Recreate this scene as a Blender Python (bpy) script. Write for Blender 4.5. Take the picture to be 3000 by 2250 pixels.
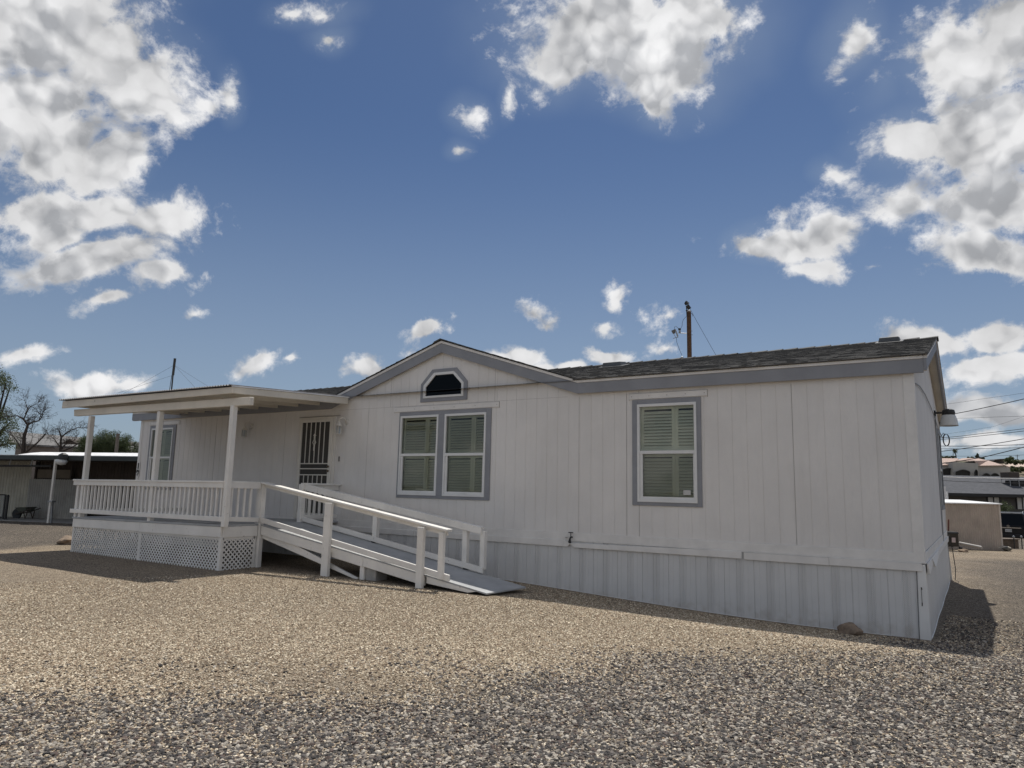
import bpy, bmesh, math, random
import numpy as np
from mathutils import Vector, Matrix
R_ = math.radians
rnd = random.Random(7)
for o in list(bpy.data.objects): bpy.data.objects.remove(o)
scn = bpy.context.scene
COL = scn.collection

# ------------------------------------------------------------------ camera
CAMP = np.array([0.6205, -10.1781, 0.8380]); YAW, PIT, ROL = R_(33.0327), R_(8.4858), R_(1.2616); FPX = 2080.0
def cam_axes():
    f = np.array([-math.sin(YAW)*math.cos(PIT), math.cos(YAW)*math.cos(PIT), math.sin(PIT)])
    rt = np.array([math.cos(YAW), math.sin(YAW), 0.]); up = np.cross(rt, f)
    return rt*math.cos(ROL)+up*math.sin(ROL), -rt*math.sin(ROL)+up*math.cos(ROL), f
RT, UP, FW = cam_axes()
cd = bpy.data.cameras.new('camera'); cam = bpy.data.objects.new('camera', cd); COL.objects.link(cam)
cam.matrix_world = Matrix(((RT[0], UP[0], -FW[0], CAMP[0]), (RT[1], UP[1], -FW[1], CAMP[1]), (RT[2], UP[2], -FW[2], CAMP[2]), (0, 0, 0, 1)))
cd.sensor_width = 36; cd.lens = 36*FPX/3000; cd.clip_end = 3000; cd.clip_start = 0.05
scn.camera = cam
def at(px, py, d):
    "world point seen at a photo pixel, d metres along the view axis"
    return CAMP + ((px-1500)/FPX*RT - (py-1125)/FPX*UP + FW)*d
def ray(px, py): return (px-1500)/FPX*RT - (py-1125)/FPX*UP + FW

# ------------------------------------------------------------------ nodes helper
class NT:
    def __init__(s, tree): s.t = tree; s.n = tree.nodes; s.l = tree.links
    def new(s, typ, **kw):
        n = s.n.new(typ)
        for k, v in kw.items(): setattr(n, k, v)
        return n
    def put(s, sock, v):
        if hasattr(v, 'is_output') or isinstance(v, bpy.types.NodeSocket): s.l.new(v, sock)
        else:
            if isinstance(v, (tuple, list)) and len(v) == 3 and sock.type == 'RGBA': v = (*v, 1)
            sock.default_value = v
    def m(s, op, a, b=None, c=None, clamp=False):
        n = s.new('ShaderNodeMath', operation=op); n.use_clamp = clamp
        s.put(n.inputs[0], a)
        if b is not None: s.put(n.inputs[1], b)
        if c is not None: s.put(n.inputs[2], c)
        return n.outputs[0]
    def v(s, op, a, b=None):
        n = s.new('ShaderNodeVectorMath', operation=op); s.put(n.inputs[0], a)
        if b is not None: s.put(n.inputs[1], b)
        return n.outputs['Value'] if op in ('DOT_PRODUCT', 'LENGTH') else n.outputs[0]
    def ss(s, x, a, b, lo=0., hi=1.):
        n = s.new('ShaderNodeMapRange', interpolation_type='SMOOTHSTEP'); s.put(n.inputs[0], x)
        for i, q in enumerate((a, b, lo, hi)): s.put(n.inputs[i+1], q)
        return n.outputs[0]
    def mix(s, f, a, b, blend='MIX'):
        n = s.new('ShaderNodeMix', data_type='RGBA', blend_type=blend); s.put(n.inputs[0], f); s.put(n.inputs[6], a); s.put(n.inputs[7], b)
        return n.outputs[2]
    def noise(s, vec, scale, detail=4, rough=.55, dist=0.):
        n = s.new('ShaderNodeTexNoise'); s.put(n.inputs['Vector'], vec); s.put(n.inputs['Scale'], scale)
        n.inputs['Detail'].default_value = detail; n.inputs['Roughness'].default_value = rough; n.inputs['Distortion'].default_value = dist
        return n.outputs[0]
    def ramp(s, f, stops):
        n = s.new('ShaderNodeValToRGB'); s.put(n.inputs[0], f); e = n.color_ramp.elements
        while len(e) < len(stops): e.new(.5)
        for i, (p, c) in enumerate(stops): e[i].position = p; e[i].color = (*c, 1)
        return n.outputs[0]
    def xyz(s, vec):
        n = s.new('ShaderNodeSeparateXYZ'); s.put(n.inputs[0], vec); return n.outputs

# ------------------------------------------------------------------ sun, sky
SUN = Vector((-.118, .45, 1.0)).normalized()
EL = math.asin(SUN.z); AZ = math.atan2(SUN.x, SUN.y)
ld = bpy.data.lights.new('sun', 'SUN'); ld.energy = 4.7; ld.angle = R_(.53); ld.color = (1, .955, .88)
so = bpy.data.objects.new('sun', ld); COL.objects.link(so); so.rotation_euler = SUN.to_track_quat('Z', 'Y').to_euler(); so.location = (0, 0, 30)
scn.view_settings.view_transform = 'Standard'; scn.view_settings.look = 'None'; scn.view_settings.exposure = -.12; scn.view_settings.gamma = 1
SKY_STR = .1; SKY_TINT = (.46, .545, .66); CLOUD_W = 9.3; CLOUD_G = (4.5, 4.65, 4.95)
BL = [ # sky blobs: centre x,y, radii, tilt, weight (photo at 2212 px wide, turned into fixed sky directions below)
 (110,60,300,150,25,1),(300,190,150,110,30,1),(-60,40,260,200,0,1),(60,240,260,150,22,1),(230,120,170,110,30,1),(120,330,200,120,20,1),(90,460,190,90,0,.95),(345,235,75,55,30,.75),(487,212,24,50,-10,.55),(425,232,60,26,15,.5),(372,262,50,40,45,.5),
 (215,365,160,85,30,1),(345,482,125,55,8,1),(210,470,120,70,0,1),
 (225,565,205,70,14,1),(120,515,100,55,0,.95),(340,592,95,42,10,.9),(235,655,85,28,14,.85),(415,672,28,13,15,.5),
 (50,772,78,22,12,.8),(195,835,110,34,3,.95),(280,830,60,25,5,.7),(565,785,62,24,24,.75),(634,777,20,17,0,.6),
 (800,795,68,36,0,.85),(915,712,74,34,20,.95),(880,760,50,22,20,.5),(1110,772,95,34,5,.95),(1170,805,60,30,0,.9),(1320,772,82,30,-5,.95),(1230,795,60,26,0,.8),
 (1190,700,52,34,25,.6),(1150,668,30,24,0,.5),(1328,645,30,46,-15,.62),(1303,706,42,28,20,.65),(1450,680,52,36,0,.5),(1440,752,38,18,0,.5),
 (1310,70,220,140,0,1.05),(1210,130,120,90,15,1),(1420,150,150,110,0,1.05),(1480,50,120,110,0,.95),(1412,235,70,45,-20,.9),(1560,40,80,100,10,.6),
 (640,12,56,24,10,.6),(722,62,44,30,0,.7),(700,12,60,26,0,.5),(1015,268,32,26,-20,.5),(1092,216,15,34,-12,.48),(985,335,22,15,0,.42),(1856,75,56,88,-5,.72),(1900,185,40,60,0,.35),
 (2080,130,180,140,-15,1.05),(2110,300,220,150,0,1.1),(1970,310,110,90,0,1),(2200,60,180,160,0,1),(2150,440,180,110,0,1),(2110,540,130,68,-5,.95),(1960,440,120,70,0,.62),(1830,375,45,24,-20,.5),(2190,560,140,50,0,.9),
 (1715,525,150,62,0,1),(1795,498,84,66,10,1),(1640,532,86,40,-8,.95),(1765,572,95,34,5,.95),(1885,570,30,14,0,.35),
 (1990,735,140,56,-4,1),(2145,725,100,64,0,1),(2130,790,130,52,8,.95),(2140,895,150,44,-4,.9),(2140,960,170,34,0,.75),]
world = bpy.data.worlds.new('World'); scn.world = world; world.use_nodes = True
def build_world():
    T = NT(world.node_tree); T.n.clear()
    g = T.new('ShaderNodeTexCoord').outputs['Generated']
    d = T.v('NORMALIZE', g)
    sky = T.new('ShaderNodeTexSky', sky_type='NISHITA', sun_disc=False, sun_elevation=EL, sun_rotation=AZ, altitude=300, air_density=1.0, dust_density=.6, ozone_density=1.6)
    z = T.xyz(d)[2]
    skyc = T.mix(1., sky.outputs[0], SKY_TINT, 'MULTIPLY')
    wn = T.new('ShaderNodeTexNoise'); T.put(wn.inputs['Vector'], d); wn.inputs['Scale'].default_value = 6; wn.inputs['Detail'].default_value = 5
    wv = T.v('SUBTRACT', wn.outputs['Color'], (.5, .5, .5))
    wsc = T.new('ShaderNodeVectorMath', operation='SCALE'); T.put(wsc.inputs[0], wv); wsc.inputs['Scale'].default_value = .055
    dw = T.v('ADD', d, wsc.outputs[0])
    k = 3000/2212
    def blobs(vec, big):
        field = None
        for (cx, cy, rx, ry, ang, w) in BL:
            if big and (rx*ry < 4800 or w < .7): continue
            c = Vector(ray(cx*k, cy*k)).normalized()
            hx = Vector(RT)-c*c.dot(Vector(RT)); hx.normalize(); vy = c.cross(hx)*-1.
            ca, sa = math.cos(R_(ang)), math.sin(R_(ang))
            ax = hx*ca+vy*sa; ay = -hx*sa+vy*ca
            rr = FPX/c.dot(Vector(FW))**1.5
            ax = ax*(rr/(rx*k)); ay = ay*(rr/(ry*k))
            e = T.v('SUBTRACT', vec, tuple(c))
            q = T.new('ShaderNodeCombineXYZ'); T.put(q.inputs[0], T.v('DOT_PRODUCT', e, tuple(ax))); T.put(q.inputs[1], T.v('DOT_PRODUCT', e, tuple(ay)))
            f = T.m('MULTIPLY_ADD', T.v('LENGTH', q.outputs[0]), -w, w)
            field = f if field is None else T.m('SMOOTH_MAX', field, f, .15)
        return field
    field = blobs(dw, False)
    fS = blobs(T.v('ADD', dw, tuple(Vector(SUN)*.085)), True)
    # behind the camera: unseen cumulus, cover added to fill the shaded walls
    back = T.ss(T.v('DOT_PRODUCT', d, tuple(float(q) for q in FW)), .45, .2)
    n2 = T.noise(d, 3.2, 3)
    fb = T.m('MULTIPLY', T.m('SUBTRACT', n2, .455), 5.)
    field = T.m('ADD', T.m('MULTIPLY', field, T.m('SUBTRACT', 1., back)), T.m('MULTIPLY', fb, back))
    field = T.m('MAXIMUM', field, -1.)
    fS = T.m('MAXIMUM', T.m('MULTIPLY', fS, T.m('SUBTRACT', 1., back)), -1.)
    def billow(vec):
        tot = None
        for sc_, am in ((9., .46), (21., .30), (48., .20)):
            v = T.new('ShaderNodeTexVoronoi', feature='F1'); T.put(v.inputs['Vector'], vec); v.inputs['Scale'].default_value = sc_
            q = T.m('MULTIPLY', T.m('SUBTRACT', .75, v.outputs['Distance']), am)
            tot = q if tot is None else T.m('ADD', tot, q)
        return tot
    w2 = T.new('ShaderNodeTexNoise'); T.put(w2.inputs['Vector'], dw); w2.inputs['Scale'].default_value = 22; w2.inputs['Detail'].default_value = 6
    ws2 = T.new('ShaderNodeVectorMath', operation='SCALE'); T.put(ws2.inputs[0], T.v('SUBTRACT', w2.outputs['Color'], (.5, .5, .5))); ws2.inputs['Scale'].default_value = .022
    db = T.v('ADD', dw, ws2.outputs[0])
    n1 = billow(db); n3 = billow(T.v('ADD', db, tuple(Vector(SUN)*.016)))
    nf = T.noise(dw, 8.5, 8, .60, .0)
    nl = T.noise(T.v('ADD', dw, (3.1, 1.7, .4)), 6.5, 6, .55)
    dens = T.m('MULTIPLY_ADD', T.m('SUBTRACT', n1, .36), 1.5, T.m('MULTIPLY_ADD', field, 1.3, .24))
    dens = T.m('MULTIPLY_ADD', T.m('SUBTRACT', nf, .5), 1.7, dens)
    # crisp on thick cloud, frayed where thin
    fray = T.noise(T.v('MULTIPLY', dw, (1., 1., 1.2)), 26, 7, .68, .0)
    solid = T.ss(T.m('MULTIPLY_ADD', T.m('SUBTRACT', nl, .5), .8, field), .15, .75)
    dens = T.m('MULTIPLY_ADD', T.m('SUBTRACT', fray, .5), T.m('MULTIPLY_ADD', solid, -1.7, 3.0), dens)
    mask = T.ss(dens, .04, T.m('MULTIPLY_ADD', solid, -.75, 1.05))
    occl = T.ss(T.m('MULTIPLY_ADD', T.m('SUBTRACT', nl, .5), 1.1, T.m('MULTIPLY_ADD', T.m('SUBTRACT', nf, .5), .8, fS)), .05, 1.0)
    lit = T.m('MULTIPLY', T.m('SUBTRACT', n1, n3), 4.2)
    t2 = T.m('SUBTRACT', T.m('MULTIPLY', occl, T.ss(dens, .15, .9)), lit, clamp=True)
    cc = T.mix(T.m('MULTIPLY', t2, .92), (CLOUD_W, CLOUD_W, CLOUD_W*1.01), CLOUD_G)
    cs = T.new('ShaderNodeVectorMath', operation='SCALE'); T.put(cs.inputs[0], cc); T.put(cs.inputs['Scale'], T.m('MULTIPLY_ADD', T.m('ADD', n1, nf), .55, .48)); cc = cs.outputs[0]
    lowm = T.ss(z, -.02, .03)
    mask = T.m('MULTIPLY', mask, lowm)
    # faint veil around and between the clouds
    veil = T.m('MULTIPLY', T.ss(T.m('ADD', field, T.m('MULTIPLY', T.m('SUBTRACT', T.noise(d, 4, 4), .5), 1.6)), -.7, .7), .30)
    veil = T.m('MAXIMUM', veil, T.ss(z, .50, .0, 0., .60))
    base = T.mix(veil, skyc, (3.7, 4.5, 5.5))
    col = T.mix(mask, base, cc)
    bg = T.new('ShaderNodeBackground'); T.put(bg.inputs[0], col); bg.inputs[1].default_value = SKY_STR
    world.cycles.sampling_method = 'MANUAL'; world.cycles.sample_map_resolution = 512
    out = T.new('ShaderNodeOutputWorld'); T.l.new(bg.outputs[0], out.inputs[0])
build_world()

# ------------------------------------------------------------------ materials
def mat(name, col, rough=.6, var=.12, vs=3., bump=.0, bs=40., metal=0., dirt=None, ds=2., coat=0., spec=.5):
    m = bpy.data.materials.new(name); m.use_nodes = True; T = NT(m.node_tree); b = T.n['Principled BSDF']
    co = T.new('ShaderNodeNewGeometry').outputs['Position']
    n = T.noise(co, vs, 6, .6)
    lo = tuple(c*(1-var) for c in col); hi = tuple(min(1, c*(1+var)) for c in col)
    c = T.mix(T.ss(n, .3, .7), lo, hi)
    if dirt:
        c = T.mix(T.m('MULTIPLY', T.ss(T.noise(co, ds, 8, .7), .52, .72), dirt[3]), c, dirt[:3])
    T.put(b.inputs['Base Color'], c); b.inputs['Roughness'].default_value = rough; b.inputs['Metallic'].default_value = metal
    b.inputs['Coat Weight'].default_value = coat; b.inputs['Specular IOR Level'].default_value = spec
    if bump:
        bn = T.new('ShaderNodeBump'); bn.inputs['Strength'].default_value = bump; bn.inputs['Distance'].default_value = .01
        T.put(bn.inputs['Height'], T.noise(co, bs, 5, .6)); T.l.new(bn.outputs[0], b.inputs['Normal'])
    return m
def paint_wood(name, col, grain=(18, 18, 60), chip=.75):
    m = bpy.data.materials.new(name); m.use_nodes = True; T = NT(m.node_tree); b = T.n['Principled BSDF']
    co = T.new('ShaderNodeNewGeometry').outputs['Position']
    n = T.noise(co, 1.6, 6, .6)
    c = T.mix(T.ss(n, .3, .7), tuple(q*.88 for q in col), tuple(min(1, q*1.04) for q in col))
    gr = T.noise(T.v('MULTIPLY', co, (60, 60, 6)), 1., 4)
    ch = T.m('MULTIPLY', T.ss(T.noise(co, 14, 8, .75), .60, .67), T.ss(gr, .45, .6))
    c = T.mix(T.m('MULTIPLY', ch, chip), c, (.20, .17, .13))
    T.put(b.inputs['Base Color'], c); b.inputs['Roughness'].default_value = .55
    bn = T.new('ShaderNodeBump'); bn.inputs['Strength'].default_value = .35; bn.inputs['Distance'].default_value = .004
    T.put(bn.inputs['Height'], gr); T.l.new(bn.outputs[0], b.inputs['Normal'])
    return m
M = {}
WALLC = (.735, .712, .685)
def wall_mat():
    m = bpy.data.materials.new('wall_siding_paint'); m.use_nodes = True; T = NT(m.node_tree); b = T.n['Principled BSDF']
    co = T.new('ShaderNodeNewGeometry').outputs['Position']
    c = T.mix(T.ss(T.noise(co, .9, 6, .6), .3, .7), tuple(q*.94 for q in WALLC), tuple(q*1.04 for q in WALLC))
    st = T.noise(T.v('MULTIPLY', co, (7, 7, .5)), 1., 6, .6)
    c = T.mix(T.m('MULTIPLY', T.ss(st, .5, .75), .16), c, (.52, .49, .44))
    T.put(b.inputs['Base Color'], c); b.inputs['Roughness'].default_value = .7
    bn = T.new('ShaderNodeBump'); bn.inputs['Strength'].default_value = .45; bn.inputs['Distance'].default_value = .004
    T.put(bn.inputs['Height'], T.noise(T.v('MULTIPLY', co, (90, 90, 14)), 1., 5, .6))
    b2 = T.new('ShaderNodeBump'); b2.inputs['Strength'].default_value = .5; b2.inputs['Distance'].default_value = .05; T.put(b2.inputs['Height'], T.noise(T.v('MULTIPLY', co, (2.4, 2.4, .8)), 1., 3)); T.l.new(bn.outputs[0], b2.inputs['Normal']); T.l.new(b2.outputs[0], b.inputs['Normal'])
    return m
M['wall'] = wall_mat()
M['crack'] = mat('open_seam', (.34, .32, .30), .9)
M['trim_white'] = mat('white_trim_paint', (.74, .72, .69), .6, .06, 4, .15, 60)
M['white_wood'] = paint_wood('white_painted_lumber', (.80, .78, .74))
M['cream_wood'] = paint_wood('cream_painted_lumber', (.72, .67, .58))
M['grey_trim'] = mat('blue_grey_trim_paint', (.262, .270, .292), .6, .07, 3, .2, 70)
M['vinyl'] = mat('white_vinyl', (.72, .72, .71), .35, .03, 3)
M['deck'] = mat('grey_deck_paint', (.375, .385, .395), .6, .14, 2, .3, 50)
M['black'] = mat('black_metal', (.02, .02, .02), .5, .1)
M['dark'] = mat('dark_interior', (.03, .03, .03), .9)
M['iron_white'] = mat('white_iron', (.70, .67, .61), .5, .05)
M['mesh'] = mat('dark_security_screen', (.05, .047, .042), .7, .1, 30)
M['steel'] = mat('galvanised_steel', (.32, .33, .34), .45, .1, 8, metal=.6)
M['shutter'] = mat('shutter_paint', (.62, .63, .56), .6, .05)
M['curtain'] = mat('pale_blind', (.5, .5, .48), .8, .1)
M['brown_pole'] = mat('creosoted_pole', (.10, .055, .030), .85, .35, 12, .5, 40)
M['rubber'] = mat('cable_jacket', (.02, .02, .022), .6)
M['concrete'] = mat('concrete', (.34, .33, .31), .9, .15, 5, .4, 30)
M['door'] = mat('dark_door', (.07, .06, .055), .6)
M['opal'] = mat('frosted_acrylic', (.62, .63, .62), .35, .03)
def skirt_mat():
    m = bpy.data.materials.new('vinyl_skirting'); m.use_nodes = True; T = NT(m.node_tree); b = T.n['Principled BSDF']
    co = T.new('ShaderNodeNewGeometry').outputs['Position']; s = T.xyz(co)
    base = (.64, .64, .635)
    c = T.mix(T.ss(T.noise(co, 2.5, 5), .3, .7), tuple(q*.93 for q in base), base)
    # perforated vent bands every 0.405 m (pattern moulded in the panel)
    def band(u, off):
        p = T.m('FLOORED_MODULO', T.m('ADD', u, off), .405) if False else T.m('WRAP', T.m('ADD', u, off), .405, 0.)
        return T.m('MULTIPLY', T.m('GREATER_THAN', p, .012), T.m('LESS_THAN', p, .098))
    bx = band(s[0], .214); 
    dx = T.m('ABSOLUTE', T.m('WRAP', T.m('ADD', s[0], T.m('MULTIPLY', T.m('FLOOR', T.m('MULTIPLY', s[2], 80)), .0085)), .017, 0.))
    dz = T.m('WRAP', s[2], .0125, 0.)
    hole = T.m('MULTIPLY', T.m('LESS_THAN', dx, .008), T.m('LESS_THAN', dz, .0065))
    h = T.m('MULTIPLY', hole, bx)
    c = T.mix(T.m('MULTIPLY', h, .38), c, (.12, .12, .12))
    dirt = T.m('MULTIPLY', T.ss(s[2], -.55, -.85), T.ss(T.noise(co, 9, 6), .4, .7))
    c = T.mix(T.m('MULTIPLY', dirt, .5), c, (.34, .30, .25))
    T.put(b.inputs['Base Color'], c); b.inputs['Roughness'].default_value = .45
    return m
M['skirt'] = skirt_mat()
def glass(name, tint=(.5, .56, .5), gl=1.):
    m = bpy.data.materials.new(name); m.use_nodes = True; T = NT(m.node_tree); T.n.clear()
    tr = T.new('ShaderNodeBsdfTransparent'); tr.inputs[0].default_value = (*tint, 1)
    g = T.new('ShaderNodeBsdfGlossy'); g.inputs['Roughness'].default_value = .02; g.inputs[0].default_value = (gl, gl, gl, 1)
    fr = T.new('ShaderNodeFresnel'); fr.inputs[0].default_value = 1.5
    co = T.new('ShaderNodeNewGeometry').outputs['Position']
    bn = T.new('ShaderNodeBump'); bn.inputs['Strength'].default_value = .12; bn.inputs['Distance'].default_value = .02; T.put(bn.inputs['Height'], T.noise(co, 1.5, 2)); T.l.new(bn.outputs[0], g.inputs['Normal'])
    mx = T.new('ShaderNodeMixShader'); T.l.new(fr.outputs[0], mx.inputs[0]); T.l.new(tr.outputs[0], mx.inputs[1]); T.l.new(g.outputs[0], mx.inputs[2])
    o = T.new('ShaderNodeOutputMaterial'); T.l.new(mx.outputs[0], o.inputs[0]); return m
M['glass'] = glass('window_glass', (.76, .785, .725)); M['glass_dark'] = glass('dark_glass', (.12, .12, .12), .3)
M['glass_lamp'] = glass('lantern_glass', (.8, .8, .8))
def shingle_mat():
    m = bpy.data.materials.new('asphalt_shingles'); m.use_nodes = True; T = NT(m.node_tree); b = T.n['Principled BSDF']
    a = T.new('ShaderNodeAttribute', attribute_name='tone').outputs['Fac']
    co = T.new('ShaderNodeNewGeometry').outputs['Position']
    c = T.ramp(a, [(0, (.045, .045, .046)), (.4, (.10, .098, .094)), (.8, (.17, .163, .15)), (1, (.24, .225, .205))])
    c = T.mix(.35, c, T.ramp(T.noise(co, 160, 3), [(.3, (.02, .02, .02)), (.7, (.19, .18, .17))]))
    T.put(b.inputs['Base Color'], c); b.inputs['Roughness'].default_value = .95
    bn = T.new('ShaderNodeBump'); bn.inputs['Strength'].default_value = .6; bn.inputs['Distance'].default_value = .004
    T.put(bn.inputs['Height'], T.noise(co, 200, 2)); T.l.new(bn.outputs[0], b.inputs['Normal']); return m
M['shingle'] = shingle_mat()
M['roof_base'] = mat('roof_felt', (.03, .03, .03), .95)
def corr_mat(name, col, dirt=(.2, .15, .1, .4)):
    return mat(name, col, .55, .12, 2., .1, 60, dirt=dirt, ds=1.5)
M['tan_steel'] = corr_mat('tan_corrugated_steel', (.40, .335, .28), (.25, .2, .16, .3))
M['sheet'] = corr_mat('corrugated_roof_sheet', (.12, .12, .13))
M['nb_wall'] = corr_mat('cream_ribbed_siding', (.50, .48, .40), (.25, .22, .16, .5))
M['nb_fence'] = corr_mat('grey_ribbed_panel', (.36, .35, .32), (.18, .16, .13, .5))
M['nb_roof'] = mat('white_metal_roof', (.8, .8, .8), .5)
M['nb_fascia'] = mat('dark_green_fascia', (.035, .045, .045), .6)
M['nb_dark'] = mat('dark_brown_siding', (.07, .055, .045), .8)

# ------------------------------------------------------------------ mesh builder
def worldloc(o):
    v = Vector((0, 0, 0))
    while o: v += o.location; o = o.parent
    return v
class MB:
    def __init__(s): s.v = []; s.f = []; s.a = []
    def add(s, vs, fs, tone=None):
        n = len(s.v); s.v += [tuple(map(float, p)) for p in vs]; s.f += [tuple(i+n for i in f) for f in fs]
        if tone is not None: s.a += [tone]*len(fs)
        return s
    def box(s, x0, x1, y0, y1, z0, z1, tone=None):
        return s.add([(x0,y0,z0),(x1,y0,z0),(x1,y1,z0),(x0,y1,z0),(x0,y0,z1),(x1,y0,z1),(x1,y1,z1),(x0,y1,z1)],
            [(0,3,2,1),(4,5,6,7),(0,1,5,4),(1,2,6,5),(2,3,7,6),(3,0,4,7)], tone)
    def hexa(s, b, t, tone=None):
        "b,t: 4 points each (counter-clockwise from above)"
        return s.add(list(b)+list(t), [(0,3,2,1),(4,5,6,7),(0,1,5,4),(1,2,6,5),(2,3,7,6),(3,0,4,7)], tone)
    def bar(s, p, q, w, h, up=(0, 0, 1)):
        p = Vector(p); q = Vector(q); d = (q-p).normalized(); up = Vector(up)
        if abs(d.dot(up)) > .98: up = Vector((0, 1, 0))
        x = d.cross(up).normalized()*w/2; u = x.cross(d).normalized()*h/2
        return s.hexa([p-x-u, p+x-u, q+x-u, q-x-u], [p-x+u, p+x+u, q+x+u, q-x+u])
    def vbar(s, p, q, w, h):
        "sloping board whose ends and faces stay vertical: h is vertical height, p,q top-centre"
        p = Vector(p); q = Vector(q); d = Vector((q.x-p.x, q.y-p.y, 0)).normalized(); x = Vector((d.y, -d.x, 0))*w/2; z = Vector((0, 0, h))
        return s.hexa([p-x-z, q-x-z, q+x-z, p+x-z][::-1], [p-x, q-x, q+x, p+x][::-1])
    def tube(s, pts, r, n=8, cap=True):
        pts = [Vector(p) for p in pts]; rs = r if isinstance(r, (list, tuple)) else [r]*len(pts)
        base = len(s.v); vs = []; u = None
        for i, p in enumerate(pts):
            d = (pts[min(i+1, len(pts)-1)]-pts[max(i-1, 0)]).normalized()
            if u is None: u = d.orthogonal().normalized()
            u = (u-d*u.dot(d)).normalized(); w = d.cross(u)
            for k in range(n):
                a = 2*math.pi*k/n; vs.append(p+(u*math.cos(a)+w*math.sin(a))*rs[i])
        fs = [(i*n+k, i*n+(k+1) % n, (i+1)*n+(k+1) % n, (i+1)*n+k) for i in range(len(pts)-1) for k in range(n)]
        if cap: fs += [tuple(range(n))[::-1], tuple((len(pts)-1)*n+k for k in range(n))]
        return s.add(vs, fs)
    def lathe(s, c, prof, n=20, cap=True):
        c = Vector(c); vs = [c+Vector((r*math.cos(2*math.pi*k/n), r*math.sin(2*math.pi*k/n), z)) for r, z in prof for k in range(n)]
        fs = [(i*n+k, i*n+(k+1) % n, (i+1)*n+(k+1) % n, (i+1)*n+k) for i in range(len(prof)-1) for k in range(n)]
        if cap: fs += [tuple(range(n))[::-1], tuple((len(prof)-1)*n+k for k in range(n))]
        return s.add(vs, fs)
    def prism(s, poly, off):
        n = len(poly); off = Vector(off); a = [Vector(p) for p in poly]
        return s.add(a+[p+off for p in a], [tuple(range(n)), tuple(range(2*n-1, n-1, -1))]+[(i, i+n, (i+1) % n+n, (i+1) % n) for i in range(n)])
    def build(s, name, m, parent=None, bevel=0, smooth=False):
        off = worldloc(parent) if parent else Vector((0, 0, 0))
        me = bpy.data.meshes.new(name); me.from_pydata([(x-off.x, y-off.y, z-off.z) for x, y, z in s.v], [], s.f)
        if s.a:
            at_ = me.attributes.new('tone', 'FLOAT', 'FACE'); at_.data.foreach_set('value', s.a)
        me.materials.append(M[m] if isinstance(m, str) else m)
        bm = bmesh.new(); bm.from_mesh(me); bmesh.ops.recalc_face_normals(bm, faces=bm.faces); bm.to_mesh(me); bm.free()
        if smooth:
            for p in me.polygons: p.use_smooth = True
        o = bpy.data.objects.new(name, me); COL.objects.link(o)
        if parent: o.parent = parent
        if bevel:
            b = o.modifiers.new('bevel', 'BEVEL'); b.width = bevel; b.segments = 1; b.limit_method = 'ANGLE'
        return o
def tag(o, label=None, cat=None, group=None, kind=None):
    if label: o['label'] = label
    if cat: o['category'] = cat
    if group: o['group'] = group
    if kind: o['kind'] = kind
    return o
def thing(name, loc, label, cat, group=None):
    o = bpy.data.objects.new(name, None); COL.objects.link(o); o.location = loc; o.empty_display_size = .2
    return tag(o, label, cat, group)

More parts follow.
